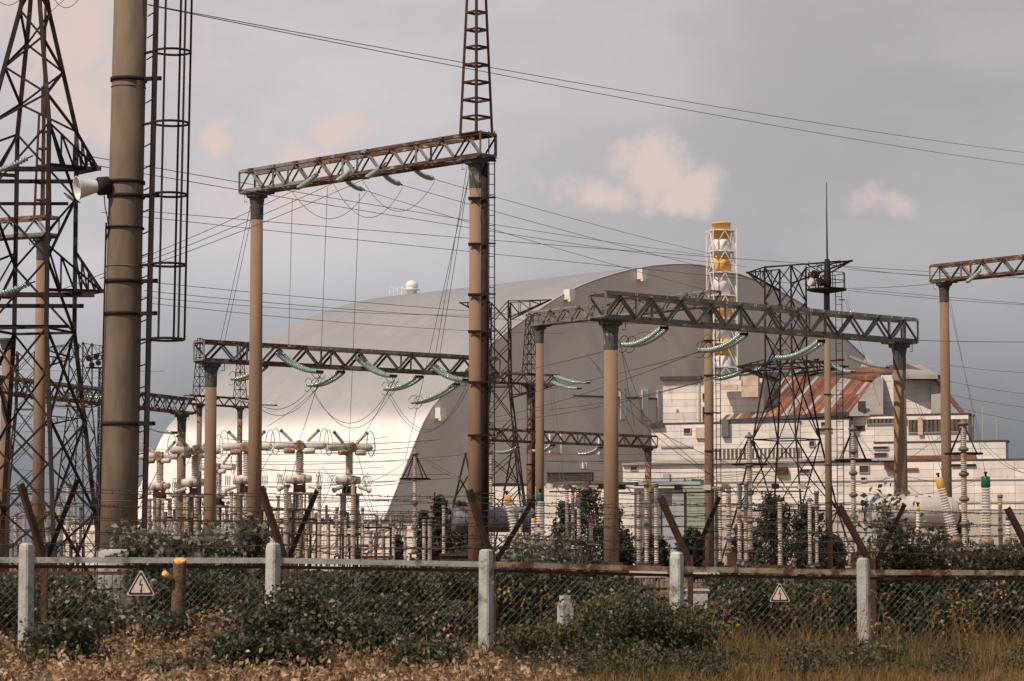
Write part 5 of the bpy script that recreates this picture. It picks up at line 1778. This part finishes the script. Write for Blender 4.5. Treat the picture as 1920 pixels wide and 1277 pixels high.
# barbed wire line on rusted V brackets
VB = [(-370, 40.4, 1036, (-418, 905), (-310, 900)), (84, 41, 1040, (38, 907), (143, 900)), (536, 42, 1042, (488, 912), (592, 920)), (925, 43, 1046, (879, 918), (1000, 935)), (1294, 44, 1046, (1238, 931), (1346, 932)), (1636, 45, 1052, (1572, 947), (1694, 945)), (1948, 46, 1056, (1888, 952), (2010, 952))]
barb = thing('barbed_wire_barrier', 'rusted V-shaped brackets carrying rows of barbed wire above the fence', 'barbed wire', PZ(925, 43, 0))
ARM = []
for (px, Y, yb, la, ra) in VB:
    b0 = P(px, yb, Y)
    bar('post', (b0.x, b0.y, .3), (b0.x, b0.y, b0.z + .04), .09, 'deep_rust', barb, 'angle')
    t0, t1 = P(la[0], la[1], Y - .3), P(ra[0], ra[1], Y + .35)
    bar('bracket_arm', b0 - Vector((0, 0, .1)), t0, .09, 'deep_rust', barb, 'angle')
    bar('bracket_arm', b0 - Vector((0, 0, .1)), t1, .085, 'dark_steel', barb, 'angle', flip=-1)
    ARM.append((b0, t0, t1))


def strand(a, b, sag):
    n = 26
    pts = sagline(a, b, sag, n)
    pts = [p + Vector((0, 0, random.uniform(-.008, .008))) for p in pts]
    m = MB().poly(pts, .0062, 4)
    d = (b - a)
    L = d.length
    d.normalize()
    for j in range(int(L / .13)):
        f = (j + .5) * .13 / L
        q0 = pts[min(n, int(f * n))].lerp(pts[min(n, int(f * n) + 1)], f * n - int(f * n))
        for _ in range(2):
            v = Vector((random.uniform(-.4, .4), random.uniform(-1, 1), random.uniform(-1, 1))).normalized() * .028
            m.poly([q0 - v, q0 + v], .0042, 3)
    return m


for i in range(len(ARM) - 1):
    for w_ in (1, 2):
        for f in (.16, .34, .52, .70, .90):
            a = ARM[i][0].lerp(ARM[i][w_], f)
            b = ARM[i + 1][0].lerp(ARM[i + 1][w_], f)
            strand(a, b, random.uniform(.01, .07)).build('barbed_strand', 'barbed_wire', barb)
    # loose coil lying on the rail
    if i in (0, 4, 5):
        a, b = ARM[i][0], ARM[i + 1][0]
        L = (b - a).length
        pts = []
        nl = int(L / .28)
        for j in range(nl * 12):
            u = j / 12 * 2 * math.pi
            c = a.lerp(b, j / (nl * 12))
            pts.append(c + Vector((.16 * math.sin(u * .97), .16 * math.cos(u * .5), .17 + .2 * math.cos(u))))
        MB().poly(pts, .0055, 3).build('wire_coil', 'barbed_wire', barb)
    elif i > 0:
        for s in range(3):
            a = ARM[i][0].lerp(ARM[i + 1][0], random.uniform(0, .6)) + Vector((0, .1, random.uniform(.0, .3)))
            strand(a, a + Vector((random.uniform(.8, 1.4), .05, random.uniform(-.25, .25))), .1).build('barbed_strand', 'barbed_wire', barb)

# inner rusted fence
inner = thing('inner_rail_fence', 'rust-brown inner fence with square steel posts behind the bushes', 'fence', PZ(1150, 54, 0))
IP = [(-60, 53, 1062), (118, 53, 1058), (395, 53, 1060), (530, 53, 1062), (720, 53.5, 1065), (860, 54, 1060), (1150, 54, 1036), (1372, 54, 1036), (1432, 54, 1058), (1604, 55, 1036), (1730, 55, 1040), (1860, 55, 1040), (2000, 55, 1045)]
prev = None
for (px, Y, yt) in IP:
    p = PZ(px, Y, 1)
    zt_ = zat(yt, Y)
    bar('post', (p.x, p.y, 0), (p.x, p.y, zt_), .17, 'deep_rust', inner, 'box')
    for dz, mm, hh in ((-.02, 'deep_rust', .07), (-.34, 'dark_steel', .05), (-.72, 'deep_rust', .05)):
        if prev is not None:
            zc = 1.36 + dz
            bar('rail', Vector((prev.x, prev.y - .1, zc)), Vector((p.x, p.y - .1, zc)), .05, mm, inner, 'box', hd=hh)
    if prev is not None:
        nb_ = int((p - prev).length / .16)
        m = MB()
        for j in range(1, nb_):
            q0 = prev.lerp(p, j / nb_)
            m.beam((q0.x, q0.y, .2), (q0.x, q0.y, 1.3), .014)
        m.build('grille', 'deep_rust', inner)
    prev = p
for (x0, x1, y) in ((1180, 1252, 1076), (1300, 1352, 1074), (1575, 1600, 1076), (560, 640, 1068)):
    a, b = P(x0, y, 53.6), P(x1, y, 53.6)
    bar('name_plate', a, b, .03, 'pale_paint', inner, 'box', hd=.14)

# old concrete stubs
for (px, Y, yt, wd, lab) in ((1060, 40.6, 1116, .19, 'leaning weathered concrete stub in the weeds by the fence'), (778, 46, 1094, .13, 'thin grey concrete stake behind the chain-link'), (860, 47, 1120, .12, 'short grey stake deep in the shrubs')):
    p = PZ(px, Y, .5)
    z = zat(yt, Y)
    b = MB()
    b.box((p.x, p.y, z * .45), (wd, wd * .9, z * .9), .5)
    b.box((p.x + .01, p.y, z * .95), (wd * .8, wd * .7, z * .1), .5)
    t = thing('concrete_stub', lab, 'post', (p.x, p.y, 0))
    b.build('shaft', 'post_concrete', t)
    MB().box((p.x + wd * .45, p.y - .02, z * .55), (.03, .03, z * .9), .5).build('steel_bar', 'deep_rust', t)


# warning signs
def warning_sign(px, py, Y, wd, label):
    c = P(px, py, Y)
    t = thing('warning_sign', label, 'sign', c - Vector((0, 0, wd * .45)))
    h_ = wd * .9

    def tri(s, off, th, name, mm):
        k2 = s
        pts = [(-wd / 2 * k2, -h_ / 3 * k2 - 0), (wd / 2 * k2, -h_ / 3 * k2), (0, h_ * 2 / 3 * k2)]
        # blunt corners
        P2 = []
        for i in range(3):
            a, b_, c_ = Vector(pts[i - 1]), Vector(pts[i]), Vector(pts[(i + 1) % 3])
            P2 += [b_.lerp(a, .06), b_.lerp(c_, .06)]
        f = [Vector((c.x + x, c.y - off, c.z + z)) for x, z in P2]
        bk = [v + Vector((0, th, 0)) for v in f]
        n = 6
        MB().add(f + bk, [tuple(range(n)), tuple(reversed(range(n, 2 * n)))] + [(i, n + i, n + (i + 1) % n, (i + 1) % n) for i in range(n)]).build(name, mm, t)
    tri(1.0, 0, .006, 'plate', 'sign_rim')
    tri(.90, .004, .003, 'border', 'sign_black')
    tri(.70, .008, .003, 'face', 'sign_face')
    # lightning arrow
    z = [(.015, .27), (-.05, .06), (.045, .10), (.01, -.16)]
    q = [Vector((c.x + x * wd, c.y - .012, c.z + zz_ * wd)) for x, zz_ in z]
    m = MB()
    for a, b_ in zip(q, q[1:]):
        m.beam(a, b_, .030 * wd, .004)
    tip = q[-1]
    m.add([tip + Vector((-.04 * wd, -.002, .05 * wd)), tip + Vector((.045 * wd, -.002, .06 * wd)), tip + Vector((.0, -.002, -.07 * wd))], [(0, 1, 2)])
    m.build('lightning_bolt', 'sign_black', t)
    return t


warning_sign(264, 1100, 40.25, .44, 'triangular high-voltage warning sign on the leafy fence bay near the cut trunk')
warning_sign(1462, 1116, 43.2, .345, 'triangular high-voltage warning sign on the fence in the dry grass')
warning_sign(1288, 1121, 47.6, .17, 'small warning triangle on the white box behind the fence')
bx_ = P(1307, 1127, 48)
t = thing('meter_box', 'white rust-spotted box behind the chain-link', 'box', (bx_.x, bx_.y, 0))
MB().box((bx_.x, bx_.y, bx_.z), (.36, .3, .36)).build('box_body', 'pale_paint', t)
MB().box((bx_.x, bx_.y, bx_.z + .2), (.42, .36, .04)).build('box_lid', 'pale_paint', t)
bar('stand', (bx_.x, bx_.y, 0), (bx_.x, bx_.y, bx_.z - .18), .08, 'deep_rust', t)

# sawn-off trunk
p = PZ(337, 39.9, .8)
z1 = zat(1052, 39.9)
tk = thing('sawn_trunk', 'sawn-off tree trunk with fresh orange cut behind the rail', 'trunk', (p.x, p.y, 0))
MB().lathe((p.x - .05, p.y, 0), (.03, 0, 1), [(0, .14), (.4, .115), (z1 * .8, .102), (z1 - .03, .1), (z1, .1)], 16).build('bark', 'bark', tk)
tp = Vector((p.x - .05 + .03 * z1, p.y - .02, z1))
MB().lathe(tp - Vector((0, 0, .01)), (.05, -.38, 1), [(-.03, .09), (.035, .088)], 16).build('cut_face', 'cut_wood', tk)
MB().lathe((p.x - .14, p.y - .1, z1 - .25), (-.5, -.6, .5), [(0, .05), (.14, .045)], 8).build('limb_stub', 'cut_wood', tk)


# ------------------------------------------------------------------ vegetation
def leaf_quads(C, size, flat=.0, asp=.62, up=None):
    n = len(C)
    nrm = rng.normal(size=(n, 3))
    nrm[:, 2] = np.abs(nrm[:, 2]) + flat
    nrm /= np.linalg.norm(nrm, axis=1)[:, None]
    tv = rng.normal(size=(n, 3))
    tv -= nrm * np.sum(tv * nrm, 1)[:, None]
    tv /= np.linalg.norm(tv, axis=1)[:, None]
    sv = np.cross(nrm, tv)
    s = size * rng.uniform(.6, 1.25, size=(n, 1))
    V = np.empty((n, 4, 3))
    V[:, 0] = C - tv * s * .5
    V[:, 1] = C + sv * s * asp * .5 + nrm * s * .12 - tv * s * .05
    V[:, 2] = C + tv * s * .5
    V[:, 3] = C - sv * s * asp * .5 + nrm * s * .12 - tv * s * .05
    F = np.arange(n * 4).reshape(n, 4)
    return V.reshape(-1, 3), F


LAND = [(80, 'by the post next to the lattice tower'), (200, 'below the big lattice tower'), (300, 'around the foot of the thick mast'), (385, 'around the sawn trunk'), (475, 'right of the sawn trunk'), (575, 'at the post after the sawn trunk'), (690, 'under the circuit breakers'), (790, 'around the thin grey stake'), (905, 'below the conifers'), (1020, 'at the post below the ladder column'),
        (1110, 'around the weathered concrete stub'), (1210, 'under the column of the grey beam'), (1310, 'at the post beside the white box'), (1440, 'left of the second warning sign'), (1540, 'under the second warning sign'), (1665, 'at the post with the climbing vine'), (1770, 'under the white conservator tank'), (1860, 'under the leaning yellow-capped bushing'), (5000, 'under the green-capped bushing')]


def landmark(px):
    return [l for x, l in LAND if px < x][0]


def shrub(px, Y, ytop, wpx, nleaf, matn, label, group, size=.085, depth=1.0, nst=7, name='shrub', twigs=True, hollow=.35, taper=.75):
    b = PZ(px, Y, .5)
    h = zat(ytop, Y)
    hw = wpx * m_per_px(Y) / 2
    nleaf = int(nleaf * 1.4)
    t = thing(name, ' '.join((label + ' ' + landmark(px)).split()[:16]), 'shrub', (b.x, b.y, 0), group)
    tips = []
    m = MB()
    for s in range(nst):
        u = random.uniform(0, 2 * math.pi)
        rr = random.uniform(.2, 1.0)
        tip = Vector((b.x + hw * rr * math.cos(u) * .85, b.y + depth * .5 * rr * math.sin(u), h * random.uniform(.65, .97)))
        b0 = Vector((b.x + hw * .25 * math.cos(u), b.y + .1 * math.sin(u), 0))
        mid = b0.lerp(tip, .5) + Vector((random.uniform(-.1, .1), random.uniform(-.1, .1), .1 * h))
        pts = [b0, b0.lerp(mid, .5), mid, mid.lerp(tip, .5) + Vector((0, 0, .03)), tip]
        m.poly(pts, [.018, .015, .012, .009, .005], 5)
        tips.append(pts)
    m.build('stems', 'twig', t)
    ncl = max(10, nleaf // 55)
    C = []
    for c in range(ncl):
        if c < ncl * .45 and tips:
            pp = tips[c % len(tips)]
            f = random.uniform(.45, 1.0) * (len(pp) - 1)
            i0 = min(int(f), len(pp) - 2)
            ce = np.array(pp[i0].lerp(pp[i0 + 1], f - i0))
        else:
            zf = random.uniform(.06, .95) ** .85
            wf = (1 - zf ** 3 * taper)
            u = random.uniform(0, 2 * math.pi)
            rr = math.sqrt(random.uniform(hollow, 1)) * wf
            ce = np.array((b.x + hw * rr * math.cos(u), b.y + depth * .55 * rr * math.sin(u), h * zf))
        n = int(nleaf / ncl * random.uniform(.5, 1.5))
        sp = random.uniform(.10, .22)
        C.append(ce + rng.normal(size=(n, 3)) * np.array((sp, sp, sp * .8)))
    C = np.concatenate(C)
    C = C[(C[:, 2] > .03) & (C[:, 2] < h * 1.04)]
    V, F = leaf_quads(C, size * 1.08)
    o = np_mesh('foliage', V, F, matn, t, (b.x, b.y, 0))
    o['kind'] = 'stuff'
    return t


SH_D = 'dense dark shrub behind the fence'
SH_G = 'grey-green shrub topping the rail'
SH_F = 'dark weed clump before the fence'
SH_O = 'olive weed clump in dry grass'
for (px, Y, yt, wp, n) in ((10, 45, 1090, 120, 2200), (95, 46, 1085, 150, 3000), (150, 43, 1110, 150, 3200), (330, 43.5, 1078, 150, 3200), (410, 44, 1070, 150, 3200), (470, 43, 1090, 120, 2600), (560, 45, 1085, 140, 3000),
                           (640, 46, 1072, 160, 3400), (730, 45, 1066, 150, 3400), (800, 46, 1070, 150, 3200), (870, 45, 1062, 130, 3000), (700, 43.2, 1120, 170, 3000), (830, 43.4, 1130, 150, 2600), (600, 43, 1140, 150, 2600)):
    shrub(px, Y, yt, wp, n, 'leaf_dark', SH_D, 'dark shrubs behind the fence')
for px in range(-20, 1960, 130):
    if 1180 < px < 1400 or 190 < px < 270:
        continue
    shrub(px + random.uniform(-20, 20), 50, 1072 + random.uniform(0, 16), 210, 2600, 'leaf_dark', 'broad dark hedge bush at the inner fence', 'hedge bushes', size=.11, depth=1.6)
for (px, Y, yt, wp, n) in ((272, 45, 982, 80, 900), (312, 46, 1000, 80, 800), (356, 46, 1004, 80, 800), (408, 47, 985, 70, 800), (462, 46.5, 962, 60, 800), (488, 47, 1000, 50, 500)):
    shrub(px, Y, yt, wp, n, 'leaf_grey', SH_G, 'leafy shrubs above the rail', size=.135)
for (px, Y, yt, wp, n) in ((990, 47, 1010, 110, 2600), (1040, 48, 985, 90, 2000), (1090, 47.5, 1040, 90, 2000), (960, 45, 1060, 110, 2400), (1030, 45, 1060, 120, 3000), (1100, 45.5, 1090, 120, 2600)):
    shrub(px, Y, yt, wp, n, 'leaf_grey' if yt < 1030 else 'leaf_dark', 'tangled shrub', 'transformer shrubs')
for (px, Y, yt, wp, n) in ((1180, 46, 1120, 120, 2200), (1240, 46, 1125, 110, 2000), (1340, 46, 1130, 100, 1600), (1410, 46, 1075, 110, 2600), (1400, 47, 1060, 60, 1200), (1490, 46, 1100, 130, 2400), (1560, 46, 1090, 120, 2400), (1590, 47, 1070, 60, 1200)):
    shrub(px, Y, yt, wp, n, 'leaf_olive' if px in (1340, 1490) else 'leaf_dark', 'ragged shrub under the inner rail', 'shrubs at inner rail')
for (px, Y, yt, wp, n) in ((1690, 46, 985, 110, 2800), (1745, 47, 995, 130, 3200), (1810, 47, 1020, 130, 3000), (1880, 46.5, 1030, 130, 3000), (1930, 47, 1010, 100, 2400), (1720, 46, 1070, 150, 3200), (1840, 46, 1080, 170, 3400), (1780, 45.5, 1120, 140, 2600), (1660, 46, 1060, 80, 1800)):
    shrub(px, Y, yt, wp, n, 'leaf_dark', 'tall bramble', 'bramble shrubs')
for (px, Y, yt, wp, n) in ((1655, 45.8, 912, 62, 520), (1682, 46, 960, 50, 420)):
    shrub(px, Y, yt, wp, n, 'leaf_grey', 'spindly pale-leaved vine', 'climbing vines', size=.12, nst=4, depth=.5)
for (px, Y, yt, wp, n) in ((500, 36.6, 1140, 130, 3600), (560, 38.8, 1095, 150, 3400), (450, 35.8, 1190, 90, 1800), (620, 39, 1150, 120, 2200), (545, 36, 1190, 100, 2000), (210, 38.9, 1140, 120, 2000), (120, 37.6, 1165, 130, 2200), (330, 39, 1150, 90, 1500), (800, 36.4, 1205, 120, 1700), (330, 35.2, 1235, 110, 900), (680, 38.6, 1160, 120, 1800)):
    shrub(px, Y, yt, wp, n, 'leaf_dark', SH_F, 'weeds in front of the fence', size=.08)
for i in range(26):
    px_ = random.uniform(860, 1920)
    shrub(px_, random.uniform(34.5, 39.4), random.uniform(1195, 1240), random.uniform(40, 80), 320, random.choice(['leaf_olive', 'leaf_dark', 'leaf_olive']), 'small leafy weed in the dry grass', 'small weeds', size=.055, depth=.5, nst=4)
for (px, Y, yt, wp, n) in ((1185, 38, 1120, 120, 2600), (1240, 38.4, 1130, 120, 2600), (1130, 38.8, 1120, 90, 1800), (1290, 38.6, 1160, 90, 1600), (1060, 39, 1170, 80, 1300), (990, 38.7, 1175, 80, 1300)):
    shrub(px, Y, yt, wp, n, 'leaf_olive' if px != 1185 else 'leaf_dark', SH_O, 'olive weeds', size=.06)


def tree(px, Y, ytop, wpx, n, label, conifer=False, matn='leaf_far', size=.34, group=None):
    b = PZ(px, Y, 3)
    h = zat(ytop, Y)
    hw = wpx * m_per_px(Y) / 2
    t = thing('conifer_tree' if conifer else 'broadleaf_tree', label, 'tree', (b.x, b.y, 0), group)
    m = MB()
    m.poly([Vector((b.x + .1 * math.sin(z), b.y, z)) for z in np.linspace(0, h * .92, 8)], [.03 * h * (1 - .9 * i / 7) for i in range(8)], 7)
    C = []
    nb = 26
    for i in range(nb):
        zf = .12 + .86 * (i + random.random()) / nb
        rr = hw * ((1 - zf) ** .8 + .05) if conifer else hw * math.sin(math.pi * min(1, .12 + zf * .88)) ** .6 * random.uniform(.6, 1.1)
        u = i * 2.4 + random.uniform(-.4, .4)
        tip = Vector((b.x + rr * math.cos(u), b.y + rr * math.sin(u), h * zf + (-.04 * h if conifer else .05 * h)))
        root = Vector((b.x, b.y, h * max(.08, zf - .12)))
        m.poly([root, root.lerp(tip, .5) + Vector((0, 0, .03 * h)), tip], [.008 * h, .006 * h, .003 * h], 5)
        for f in (.45, .7, .95):
            ce = np.array(root.lerp(tip, f))
            k2 = int(n / nb / 3)
            sp = hw * (.16 if not conifer else .13)
            C.append(ce + rng.normal(size=(k2, 3)) * np.array((sp, sp, sp * .7)))
    m.build('trunk', 'bark', t)
    C = np.concatenate(C)
    C = C[C[:, 2] > .2]
    V, F = leaf_quads(C, size)
    o = np_mesh('crown', V, F, matn, t, (b.x, b.y, 0))
    o['kind'] = 'stuff'


for (px, Y, yt, wp, con, lab) in ((745, 190, 1000, 40, True, 'small dark conifer low before the arch corner'), (825, 240, 922, 74, True, 'dark conifer before the shaded arch wall'), (868, 250, 935, 70, True, 'conifer half hidden by the ladder column'), (795, 235, 950, 50, True, 'shorter conifer beside the dark one'),
                                  (1105, 260, 915, 90, False, 'round broadleaf tree behind the crimson-capped insulator'), (1060, 250, 945, 60, False, 'dark tree behind the green bushing cap'), (1165, 230, 1000, 60, False, 'bushy tree under the small far gantry'), (1450, 165, 932, 95, False, 'leafy tree at the foot of the lattice tower'), (1515, 170, 950, 80, False, 'leafy tree just left of the slim mast'), (1395, 175, 985, 70, False, 'low tree behind the grey-topped insulators'), (1300, 190, 1000, 70, False, 'low dark tree before the green container'),
                                  (1560, 180, 1005, 60, False, 'low tree behind the slim mast'), (1795, 200, 965, 50, False, 'small tree behind the white conservator'), (1150, 240, 940, 50, False, 'dark tree beside the round column'), (1230, 200, 1010, 60, False, 'low shrub-like tree before the blue-grey shed')):
    tree(px, Y, yt, wp, 3600, lab, con, size=.34 if Y > 180 else .26)

# ---- dry leaves, grass
def mound(x, y):
    """leaf litter heaps in front of the fence (x, y in metres)"""
    d = .02 + .05 * np.sin(x * 1.1 + 2) ** 2
    for cx, cy, hx, hy, hh in ((-4.4, 38.9, .8, .7, .72), (-5.7, 38.6, .5, .7, .5), (-3.4, 38.2, .5, .9, .22), (-2.2, 38.4, .9, .7, .20), (-1.0, 38.2, .7, .8, .16), (-7.6, 38.8, .35, 1.2, .45)):
        d = d + hh * np.exp(-((x - cx) / hx) ** 2 - ((y - cy) / hy) ** 2)
    return d


nx, ny = 70, 24
xs, ys_ = np.linspace(-9.5, 1.6, nx), np.linspace(26, 40.2, ny)
X, Yg = np.meshgrid(xs, ys_)
edge = np.clip((1.6 - X) / 1.5, 0, 1) * np.clip((40.2 - Yg) / .6, 0, 1)
Z = mound(X, Yg) * edge - .02 * (1 - edge)
V = np.stack([X, Yg, Z], -1).reshape(-1, 3)
F = [(j * nx + i, j * nx + i + 1, (j + 1) * nx + i + 1, (j + 1) * nx + i) for j in range(ny - 1) for i in range(nx - 1)]
struct(np_mesh('litter_bank', V, F, 'earth'))
n = 25000
X = rng.uniform(-9.4, 1.2, n)
Yl = rng.uniform(32.3, 40, n)
ok = rng.uniform(size=n) < np.clip((1.2 - X) / 2.0, .05, 1)
X, Yl = X[ok], Yl[ok]
Zl = mound(X, Yl) * np.clip((40.2 - Yl) / .6, 0, 1) + .02 + rng.exponential(.055, len(X))
V, F = leaf_quads(np.stack([X, Yl, Zl], -1), .105, .0, .5)
o = np_mesh('leaf_litter', V, F, 'leaf_dry')
o['kind'] = 'stuff'
tag(o, 'heaps of curled dry brown leaves in front of the fence', 'dead leaves')
o['kind'] = 'stuff'
# bare cut branches in the litter
m = MB()
for i in range(46):
    x = random.uniform(-8.6, -2.4)
    y = random.uniform(37.2, 39.6)
    a = Vector((x, y, float(mound(x, y)) * .6))
    u = random.uniform(-1.2, 1.2)
    L = random.uniform(.35, 1.1)
    b = a + Vector((math.sin(u) * L * .8, random.uniform(-.3, .2), L * random.uniform(.25, .8)))
    m.poly([a, a.lerp(b, .5) + Vector((random.uniform(-.05, .05), 0, .04)), b], [.014, .011, .006], 5)
o = m.build('cut_branches', 'twig')
tag(o, 'bare cut branches sticking out of the dry leaf heaps', 'branches')
o['kind'] = 'stuff'


def grass(name, n, x0, x1, y0, y1, h0, h1, matn, label, wd=.012, dens=None, zf=None):
    X = rng.uniform(x0, x1, n)
    Y = rng.uniform(y0, y1, n)
    if dens is not None:
        ok = rng.uniform(size=n) < dens(X, Y)
        X, Y = X[ok], Y[ok]
    n = len(X)
    h = rng.uniform(h0, h1, n) * (.6 + .5 * np.sin(X * 2.3 + np.sin(Y * 3)) ** 2)
    an = rng.uniform(0, 2 * math.pi, n)
    ln = rng.uniform(.05, .5, n) * h
    w_ = wd * rng.uniform(.6, 1.3, n)
    fa = rng.uniform(0, math.pi, n)
    ux, uy = np.cos(fa) * w_ / 2, np.sin(fa) * w_ / 2
    V = np.empty((n, 6, 3))
    z0 = zf(X, Y) if zf is not None else np.zeros(n)
    for k2, (f, wf, b) in enumerate(((0, 1, 0), (.55, .8, .28), (1.0, .12, 1.0))):
        cx, cy, cz = X + np.cos(an) * ln * b, Y + np.sin(an) * ln * b, z0 + h * f * (1 - .12 * b)
        V[:, k2 * 2, 0], V[:, k2 * 2, 1], V[:, k2 * 2, 2] = cx - ux * wf, cy - uy * wf, cz
        V[:, k2 * 2 + 1, 0], V[:, k2 * 2 + 1, 1], V[:, k2 * 2 + 1, 2] = cx + ux * wf, cy + uy * wf, cz
    i = np.arange(n)[:, None] * 6
    F = np.concatenate([i + np.array([0, 1, 3, 2]), i + np.array([2, 3, 5, 4])], 0)
    o = np_mesh(name, V.reshape(-1, 3), F, matn)
    tag(o, label, 'grass')
    o['kind'] = 'stuff'
    return o


dr = lambda X, Y: np.clip((X + 1.3) / 1.6, .0, 1)
grass('dry_grass', 33000, -1.6, 9.8, 31.5, 39.9, .06, .30, 'grass_dry', 'ochre dry grass in front of the fence', .014, lambda X, Y: dr(X, Y) * np.clip(.55 + .6 * np.sin(X * 2.1 + np.sin(Y * 1.7) * 2) * np.sin(Y * 1.3 + X), .12, 1))
grass('tall_dry_grass', 3800, .4, 10.2, 37.8, 43.5, .3, .85, 'grass_dry', 'taller straw-coloured stalks growing up along the fence', .011, lambda X, Y: .35 + .65 * (np.sin(X * 1.9) > -.1))
grass('weedy_grass', 12000, -1.5, 10, 34, 40, .08, .34, 'grass_green', 'dull green weeds mixed into the dry grass', .016, lambda X, Y: np.clip(.4 - .7 * np.sin(X * 2.1 + np.sin(Y * 1.7) * 2), .05, 1))
grass('green_grass', 14000, -9, 10, 38, 46, .2, .6, 'grass_green', 'dull green grass under the shrubs', .013)
grass('leaf_bank_grass', 2500, -9, -.5, 36, 39.5, .15, .5, 'grass_dry', 'thin straw stalks poking through the dry leaves', .011, None, lambda X, Y: mound(X, Y) * .7)
# reeds with feathery heads
stalk = MB()
heads = []
for i in range(100):
    if i < 75:
        x = random.uniform(4.6, 9.6) if random.random() < .7 else random.uniform(-.6, 4.6)
        y = random.uniform(39.2, 42.5)
    else:
        x, y = random.uniform(-.8, 9.6), random.uniform(37, 39)
    h_ = random.uniform(.55, 1.05)
    bend = random.uniform(-.22, .22)
    pts = [Vector((x + bend * f * f, y, h_ * f)) for f in (0, .35, .7, 1.0)]
    stalk.poly(pts, [.006, .005, .004, .003], 4)
    tp = pts[-1]
    k2 = 34
    f = rng.uniform(0, 1, k2)
    L = random.uniform(.14, .26)
    dx = math.copysign(1, bend)
    cc = np.stack([tp.x + dx * f * f * L * .55 + rng.normal(size=k2) * .010, tp.y + rng.normal(size=k2) * .012, tp.z + f * L - f ** 3 * L * .45], -1)
    heads.append(cc)
t = stalk.build('reed_stalks', 'grass_dry')
tag(t, 'straw reed stalks with drooping heads along the fence', 'reeds')
t['kind'] = 'stuff'
V, F = leaf_quads(np.concatenate(heads), .036, 0, .3)
o = np_mesh('seed_heads', V, F, 'seed_head', t)
o['kind'] = 'stuff'
# yellow dead leaves caught in the hedge
C = np.concatenate([np.array((random.uniform(-7.5, 8.5), random.uniform(40.4, 41.2), random.uniform(.2, 1.2))) + rng.normal(size=(12, 3)) * .09 for _ in range(26)])
V, F = leaf_quads(C, .065, .1)
o = np_mesh('dead_leaves', V, F, 'seed_head')
tag(o, 'scattered yellowed leaves caught in the hedge', 'dead leaves')
o['kind'] = 'stuff'
